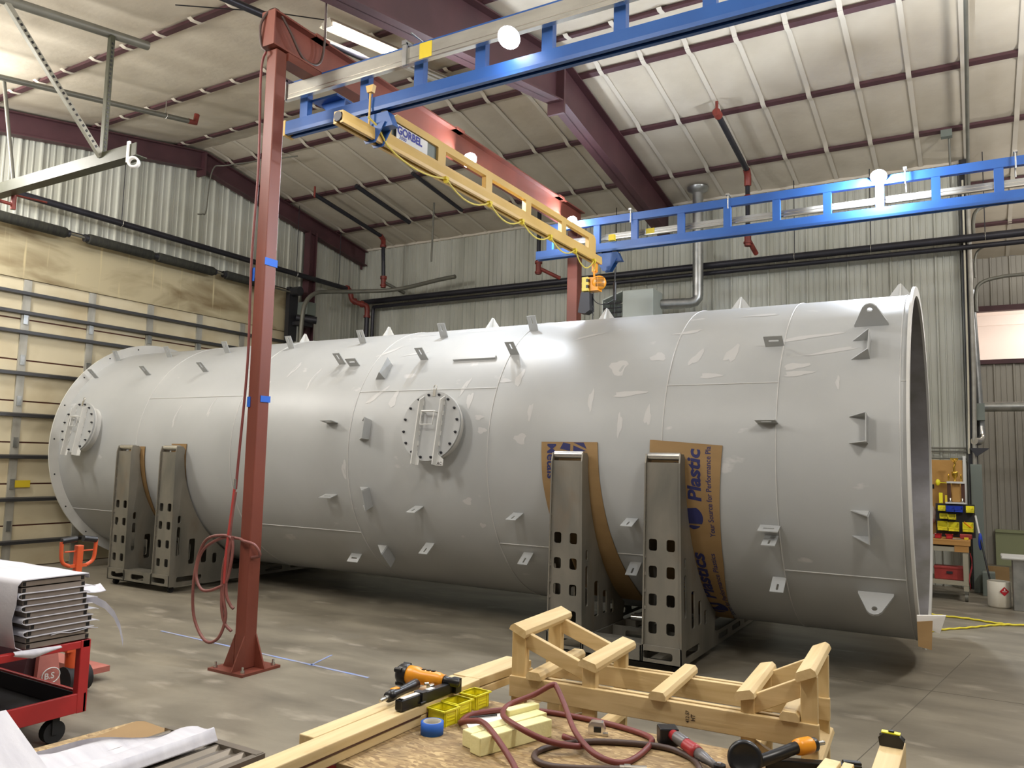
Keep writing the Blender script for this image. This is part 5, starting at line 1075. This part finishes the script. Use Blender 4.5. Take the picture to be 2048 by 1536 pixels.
# foam sheet over it
g = []
for i in range(16):
    y = .95+i*.085
    row = []
    for j in range(26):
        x = -3.08+j*.0185
        z = .53+.05*max(0, (j-15)/10)**1.0+.012*sin(j*.55+y*2)+.008*sin(y*9)
        lim = 2.2-.25*max(0, (20-j)/20)**1.0-.22*(max(0, 12-j)/12)
        row.append((x, min(y, lim), z+(0 if y < lim else 0)))
    row += [(-2.612, min(y, 2.2), .575), (-2.60, min(y, 2.2), .55), (-2.59, min(y, 2.2), .535)]
    g.append(row)
tag(B().sheet(g, (0, 0, .004)).build('foam_sheet', 'foam'), 'large white foam sheet lying over the bottom-left table', 'foam sheet')
g = [[(-2.86+.11*j-.02*k, 1.52-.035*j-.02*k, .70-.018*j*j*.3+.03*k-.04*(k == 0)) for j in range(5)] for k in range(5)]
tag(B().sheet([[(-3.02+.06*j, 1.62-.05*k, .72-.03*j-.0*k) for j in range(6)] for k in range(6)], (0, 0, .004)).build('foam_corner', 'foam'), 'white foam corner raised at the extreme bottom left', 'foam sheet')
# ------------------------------------------------------------------ workbench behind the open tank end
wbn = thing('workbench', 'wheeled workbench with thick wooden top past the open end of the tank', 'workbench', (-.5, 12.1, 0))
B().box(-1.3, -.1, 11.75, 12.45, .70, .77).build('top', 'bench', wbn, bevel=.005)
b = B(); b.box(-1.28, -.13, 11.77, 12.43, .62, .68); b.build('apron', 'benchleg', wbn)
B().box(-.28, -.12, 11.76, 11.80, .62, .7).build('corner_block', 'bench', wbn)
for x in (-1.25, -.16):
    for y in (11.8, 12.4): B().box(x-.028, x+.028, y-.028, y+.028, .13, .62).build('leg', 'benchleg', wbn); B().cyl((x-.018, y, .05), (x+.018, y, .05), .05, n=16).box(x-.02, x+.02, y-.03, y+.03, .09, .13).build('caster', 'greypipe', wbn)
B().box(-1.28, -.13, 11.77, 12.43, .2, .25).build('shelf', 'benchleg', wbn)
tb = thing('toolbox', 'faded red toolbox on the lower shelf of the workbench', 'toolbox', (-.35, 12, .25))
B().box(-.52, -.17, 11.85, 12.05, .251, .40).build('body', 'toolbox', tb, bevel=.01); B().box(-.525, -.165, 11.845, 12.055, .385, .42).build('lid', 'toolbox', tb, bevel=.008); B().box(-.38, -.31, 11.838, 11.85, .33, .36).build('latch', 'dark', tb)
tag(B().ball((-.62, 11.95, .32), .06, .06, .07).build('glove', 'rope'), 'yellowish work glove beside the red toolbox on the shelf', 'glove')
tag(B().sheet([[(-.11+.02*sin(k), 11.76+.03*j, .62-.07*k-.02*j+(.0)) for j in range(4)] for k in range(7)], (.006, 0, 0)).build('shop_rag', 'redcloth'), 'dark red rag hanging from the right end of the workbench', 'rag')
# pegboard and louvred panel
pg = thing('pegboard', 'tan pegboard standing at the back of the workbench', 'pegboard', (-.6, 12.5, .77))
B().box(-1.1, -.17, 12.5, 12.52, .77, 1.80).build('panel', 'peg', pg); B().box(-.165, -.13, 12.48, 12.53, .77, 1.86).build('frame', 'white', pg)
B().box(-.545, -.52, 12.495, 12.5, 1.40, 1.46).box(-.53, -.515, 12.495, 12.5, 1.02, 1.05).build('hook', 'black', pg)
lp = tag(B().box(-.50, -.04, 12.28, 12.30, .771, 1.21).build('louvre_panel', 'dark'), 'dark louvred panel carrying the small parts bins above the workbench', 'panel')
def hbin(xc, z, w, h, m, label, grp='small bins above the workbench', fill='silver'):
    t = thing('hanging_bin', label, 'bin', (xc, 12.2, z), grp); y0, y1 = 12.16, 12.275; k = .004
    b = B(); b.box(xc-w/2, xc+w/2, y0, y1, z, z+k).box(xc-w/2, xc+w/2, y1-k, y1, z, z+h).box(xc-w/2, xc+w/2, y0, y0+k, z, z+h*.4)
    for s in (-1, 1): b.prism([(xc+s*w/2-k/2, y0, z), (xc+s*w/2-k/2, y0, z+h*.4), (xc+s*w/2-k/2, y0+.04, z+h), (xc+s*w/2-k/2, y1, z+h), (xc+s*w/2-k/2, y1, z)], (k, 0, 0))
    b.box(xc-w/2-.003, xc+w/2+.003, y0-.006, y0+.002, z+h*.32, z+h*.42); b.build('tub', m, t)
    b = B(); random.seed(int(xc*1000))
    for i in range(7): b.obox((xc+random.uniform(-w*.33, w*.33), random.uniform(y0+.03, y1-.02), z+h*.3), (.012, random.uniform(-.01, .01), .004), (-.003, .006, 0), (0, 0, .006))
    b.build('hardware', fill, t)
for xc, z, w, h, m, lab in ((-.425, 1.115, .085, .07, 'binyel', 'small yellow bin at the left end of the top row, left of the blue bins'), (-.325, 1.105, .09, .08, 'binblue', 'left one of the two blue bins in the top row'), (-.225, 1.105, .09, .08, 'binblue', 'right one of the two blue bins in the top row'), (-.095, 1.105, .09, .085, 'binyel', 'yellow bin at the right end of the top row, right of the blue bins'), (-.405, 1.01, .09, .07, 'binyel', 'small yellow bin in the middle row, on the left'), (-.305, 1.005, .085, .07, 'binyel', 'small yellow bin in the middle row, on the right'), (-.42, .855, .115, .12, 'binyel', 'large yellow bin in the bottom row, on the left'), (-.29, .85, .12, .12, 'binyel', 'large yellow bin in the middle of the bottom row'), (-.125, .85, .12, .125, 'binyel', 'large yellow bin in the bottom row, on the right, red handles sticking out')):
    hbin(xc, z, w, h, m, lab)
tag(B().cyl((-.17, 12.17, .98), (-.08, 12.2, .90), .012, n=8).build('screwdriver', 'toolor'), 'orange-handled tool lying in the right-hand large yellow bin', 'tool')
for xc, lab in ((-.47, 'left red plastic tray on the workbench top'), (-.34, 'right red plastic tray on the workbench top')):
    bin_(xc-.035, 11.86, .075, .08, .06, lab, 0, 'binred', .771, 'tray', None, 'plastic_tray')
tag(B().box(-.22, -.08, 12.0, 12.1, .771, .83).build('red_case', 'toolbox', bevel=.01), 'flat red case at the right end of the workbench top', 'case')
tag(B().box(-.3, -.2, 11.83, 11.87, .771, .785).build('hand_tool', 'silver', bevel=.004), 'small silver hand tool on the front edge of the workbench top', 'tool')
tag(B().box(-.17, -.12, 11.85, 11.9, .771, .80).build('small_box', 'label', bevel=.003), 'small yellow box in front of the flat red case on the workbench', 'box')
tag(B().lathe([(.0, 0), (.02, 0), (.02, .04), (.012, .05), (.012, .06), (0, .06)], (-.5, 11.92, .771), (0, 0, 1), 14).build('bottle', 'white'), 'small white bottle behind the red trays on the workbench', 'bottle')
for xc, h, m, lab in ((-.435, .14, 'binyel', 'tall yellow tin standing left of the trophy'), (-.365, .11, 'label', 'shorter yellow-green box standing left of the trophy')):
    tag(B().box(xc-.022, xc+.022, 12.285, 12.33, 1.212, 1.212+h).build('tin', m, bevel=.004), lab, 'tin')
tag(B().ball((-.55, 12.44, 1.05), .05, .035, .12).build('plastic_bag', 'bag'), 'clear bag of red parts hanging on the pegboard by the tank rim', 'bag')
tag(B().cyl((-.47, 12.44, 1.49), (-.28, 12.44, 1.48), .007, n=8).ball((-.47, 12.44, 1.49), .03, .02, .045).build('air_gun', 'binyel'), 'tool with yellow-green head on the pegboard left of the trophy', 'tool')
# trophy
tp = thing('trophy', 'tall gold trophy with two dark columns above the parts bins', 'trophy', (-.26, 12.29, 1.21))
B().box(-.38, -.14, 12.24, 12.36, 1.212, 1.232).box(-.36, -.15, 12.25, 12.35, 1.485, 1.51).build('shelf', 'white', tp)
for xx in (-.335, -.17): B().box(xx-.022, xx+.022, 12.28, 12.32, 1.232, 1.485).build('column', 'brown', tp)
B().box(-.30, -.205, 12.3, 12.31, 1.24, 1.485).build('plaque', 'peg', tp)
B().lathe([(0, 0), (.03, 0), (.012, .02), (.012, .035), (.035, .07), (.042, .12), (.036, .135), (0, .135)], (-.26, 12.3, 1.51), (0, 0, 1), 20).build('cup', 'gold', tp)
b = B(); b.tube(smoothpath([(-.26, 12.3, 1.645), (-.27, 12.3, 1.70), (-.255, 12.3, 1.74), (-.262, 12.3, 1.78)], 5), .013, 8).ball((-.262, 12.3, 1.795), .016).tube([(-.30, 12.3, 1.80), (-.265, 12.3, 1.765), (-.225, 12.3, 1.80)], .007, 6).box(-.31, -.215, 12.295, 12.305, 1.80, 1.825); b.build('top_figure', 'gold', tp)
for xx in (-.335, -.19): B().lathe([(0, 0), (.016, 0), (.006, .02), (.014, .05), (.006, .075), (.012, .09), (0, .1)], (xx, 12.3, 1.51), (0, 0, 1), 12).build('side_figure', 'gold', tp)
for xx in (-.32, -.18): B().lathe([(0, 0), (.018, 0), (.008, .02), (.012, .05), (0, .06)], (xx, 12.26, 1.232), (0, 0, 1), 12).build('small_cup', 'silver', tp)
# things right of the bench
tag(B().box(-.08, .06, 12.75, 12.8, .0, 1.75).build('steel_sheet', 'boxgrey', bevel=.004), 'tall dark grey panel leaning behind the workbench end', 'panel')
pl = thing('pail', 'dirty white pail with a red diamond placard on the floor', 'pail', (.19, 11.6, 0))
b = B(); b.lathe([(0, .0), (.118, .0), (.124, .02), (.126, .31), (.118, .315), (.114, .30), (.11, .02)], (.19, 11.62, 0.001), (0, 0, 1), 30); b.build('body', 'pail', pl)
b = B(); cc = V((.245, 11.505, .205)); ux = V((.89, .45, 0)).normalized(); b.prism([cc+ux*.055, cc+V((0, 0, .055)), cc-ux*.055, cc-V((0, 0, .055))], V((.45, -.89, 0))*-.004); pc = b.build('placard', 'placard', pl)
b = B(); o = V((.45, -.89, 0))*.003; b.prism([cc+o-ux*.028-V((0, 0, .004)), cc+o+ux*.028-V((0, 0, .004)), cc+o+ux*.028+V((0, 0, .003)), cc+o-ux*.028+V((0, 0, .003))], o*.3); b.prism([cc+o-ux*.009+V((0, 0, .01)), cc+o+ux*.009+V((0, 0, .01)), cc+o+ux*.006+V((0, 0, .03)), cc+o-ux*.0+V((0, 0, .036)), cc+o-ux*.006+V((0, 0, .026))], o*.3); b.build('symbol', 'paper', pc)
rd = thing('pole', 'black pole with blue sleeve leaning from the pail against the workbench end', 'pole', (.15, 11.6, .3))
B().cyl((.15, 11.64, .02), (-.02, 11.95, .98), .011, n=10).build('shaft', 'black', rd); B().cyl((-.0, 11.91, .86), (-.035, 11.98, 1.08), .012, n=10).build('tip', 'white', rd); B().ball((.01, 11.9, .76), .025, .025, .11).build('sleeve', 'binblue', rd)
dm = thing('grey_pedestal', 'grey square pedestal with white slab top at the right edge', 'pedestal', (.5, 11.6, 0))
B().box(.335, .69, 11.42, 11.78, 0.001, .60).build('body', 'galv', dm, bevel=.006); B().box(.22, .74, 11.36, 11.84, .60, .635).build('top', 'white', dm, bevel=.015)
tag(B().box(.02, .17, 12.5, 12.7, .25, .56).build('grey_box', 'boxgrey', bevel=.006), 'grey equipment box on the floor behind the pail', 'box')['label']
bpy.data.objects['grey_box'].location.z = 0.0
tag(B().box(.08, .34, 12.9, 12.92, 0.0, .36).build('cardboard_sheet', 'card'), 'brown cardboard leaning behind the pail', 'cardboard')
# yellow rope
def ropepath(pts):
    P = smoothpath(pts, 10); out = []
    for i, p in enumerate(P): out.append(p+V((0, .006*sin(i*1.6), .003*cos(i*1.6))))
    return out
t = thing('rope', 'yellow twisted rope running across the floor from the open tank end', 'rope', (.3, 10.2, 0))
B().tube(ropepath([(-.46, 9.35, .012), (-.34, 9.55, .012), (-.1, 9.85, .012), (.12, 10.16, .012), (.4, 10.35, .012), (1.2, 10.6, .012)]), .011, 6).tube(ropepath([(-.60, 10.5, .012), (-.45, 10.42, .012), (-.13, 10.40, .012), (.14, 10.30, .012), (.4, 10.36, .012), (1.2, 10.75, .012)]), .011, 6).build('strand', 'rope', t)
# ------------------------------------------------------------------ lights
def light(kind, name, loc, energy, color, size=.1, rot=None, **kw):
    l = bpy.data.lights.new(name, kind); l.energy = energy; l.color = color
    if kind == 'AREA': l.shape = 'RECTANGLE'; l.size = size; l.size_y = kw.get('sy', size)
    elif kind == 'SPOT': l.spot_size = R_(kw.get('ang', 160)); l.spot_blend = .6; l.shadow_soft_size = size
    else: l.shadow_soft_size = size
    o = bpy.data.objects.new(name, l); COL.objects.link(o); o.location = loc
    if rot is not None: o.rotation_euler = V(rot).to_track_quat('-Z', 'Y').to_euler()
    return o
COOL = (.84, .91, 1.0); WARM = (1.0, .97, .93)
PW = (150, 50, 70, 80)
HALL_FILL = ((-3.2, 1.2, 5.0, 150), (-6.3, 2.4, 5.1, 165), (1.2, 2.6, 5.2, 200), (2.8, 8.5, 5.2, 300), (-10.4, 3.6, 5.3, 260), (2.5, 13.8, 5.0, 90))
UP = (0, 70, 120, 200)
for (p, lab, d, e), w in zip(LAMPS, PW):
    d = V(d).normalized(); light('SPOT', 'lamp_light', V(p)+d*.06, w, COOL, .05, d, ang=155)
for (p, lab, d, e), w in zip(LAMPS, UP):
    if w: light('POINT', 'lamp_spill', V(p)+V(d).normalized()*.06, w, COOL, .05)
c, d, L = tl1
light('AREA', 'tube_light_glow', c-V((0, 0, .06)), 70, WARM, 1.1, (0, 0, -1), sy=.15)
light('POINT', 'office_light', (1.5, 17.9, 4.5), 34, WARM, .2)
# unseen fill standing in for off-frame tubes, added to brighten roof and walls
for x, y, z, e in HALL_FILL:
    light('POINT', 'hall_fill', (x, y, z), e, WARM, .3)
w = bpy.data.worlds.new('world'); SC.world = w; w.use_nodes = True
bg = w.node_tree.nodes['Background']; bg.inputs[0].default_value = (1.0, .95, .9, 1); bg.inputs[1].default_value = .10
SC.view_settings.view_transform = 'Standard'; SC.view_settings.look = 'None'; SC.view_settings.gamma = 1; SC.view_settings.use_curve_mapping = False
SC.view_settings.exposure = 0.62
SC.cycles.use_denoising = True
SC.cycles.max_bounces = 6; SC.cycles.diffuse_bounces = 4; SC.cycles.glossy_bounces = 3; SC.cycles.transparent_max_bounces = 6
SC.cycles.sample_clamp_indirect = 6
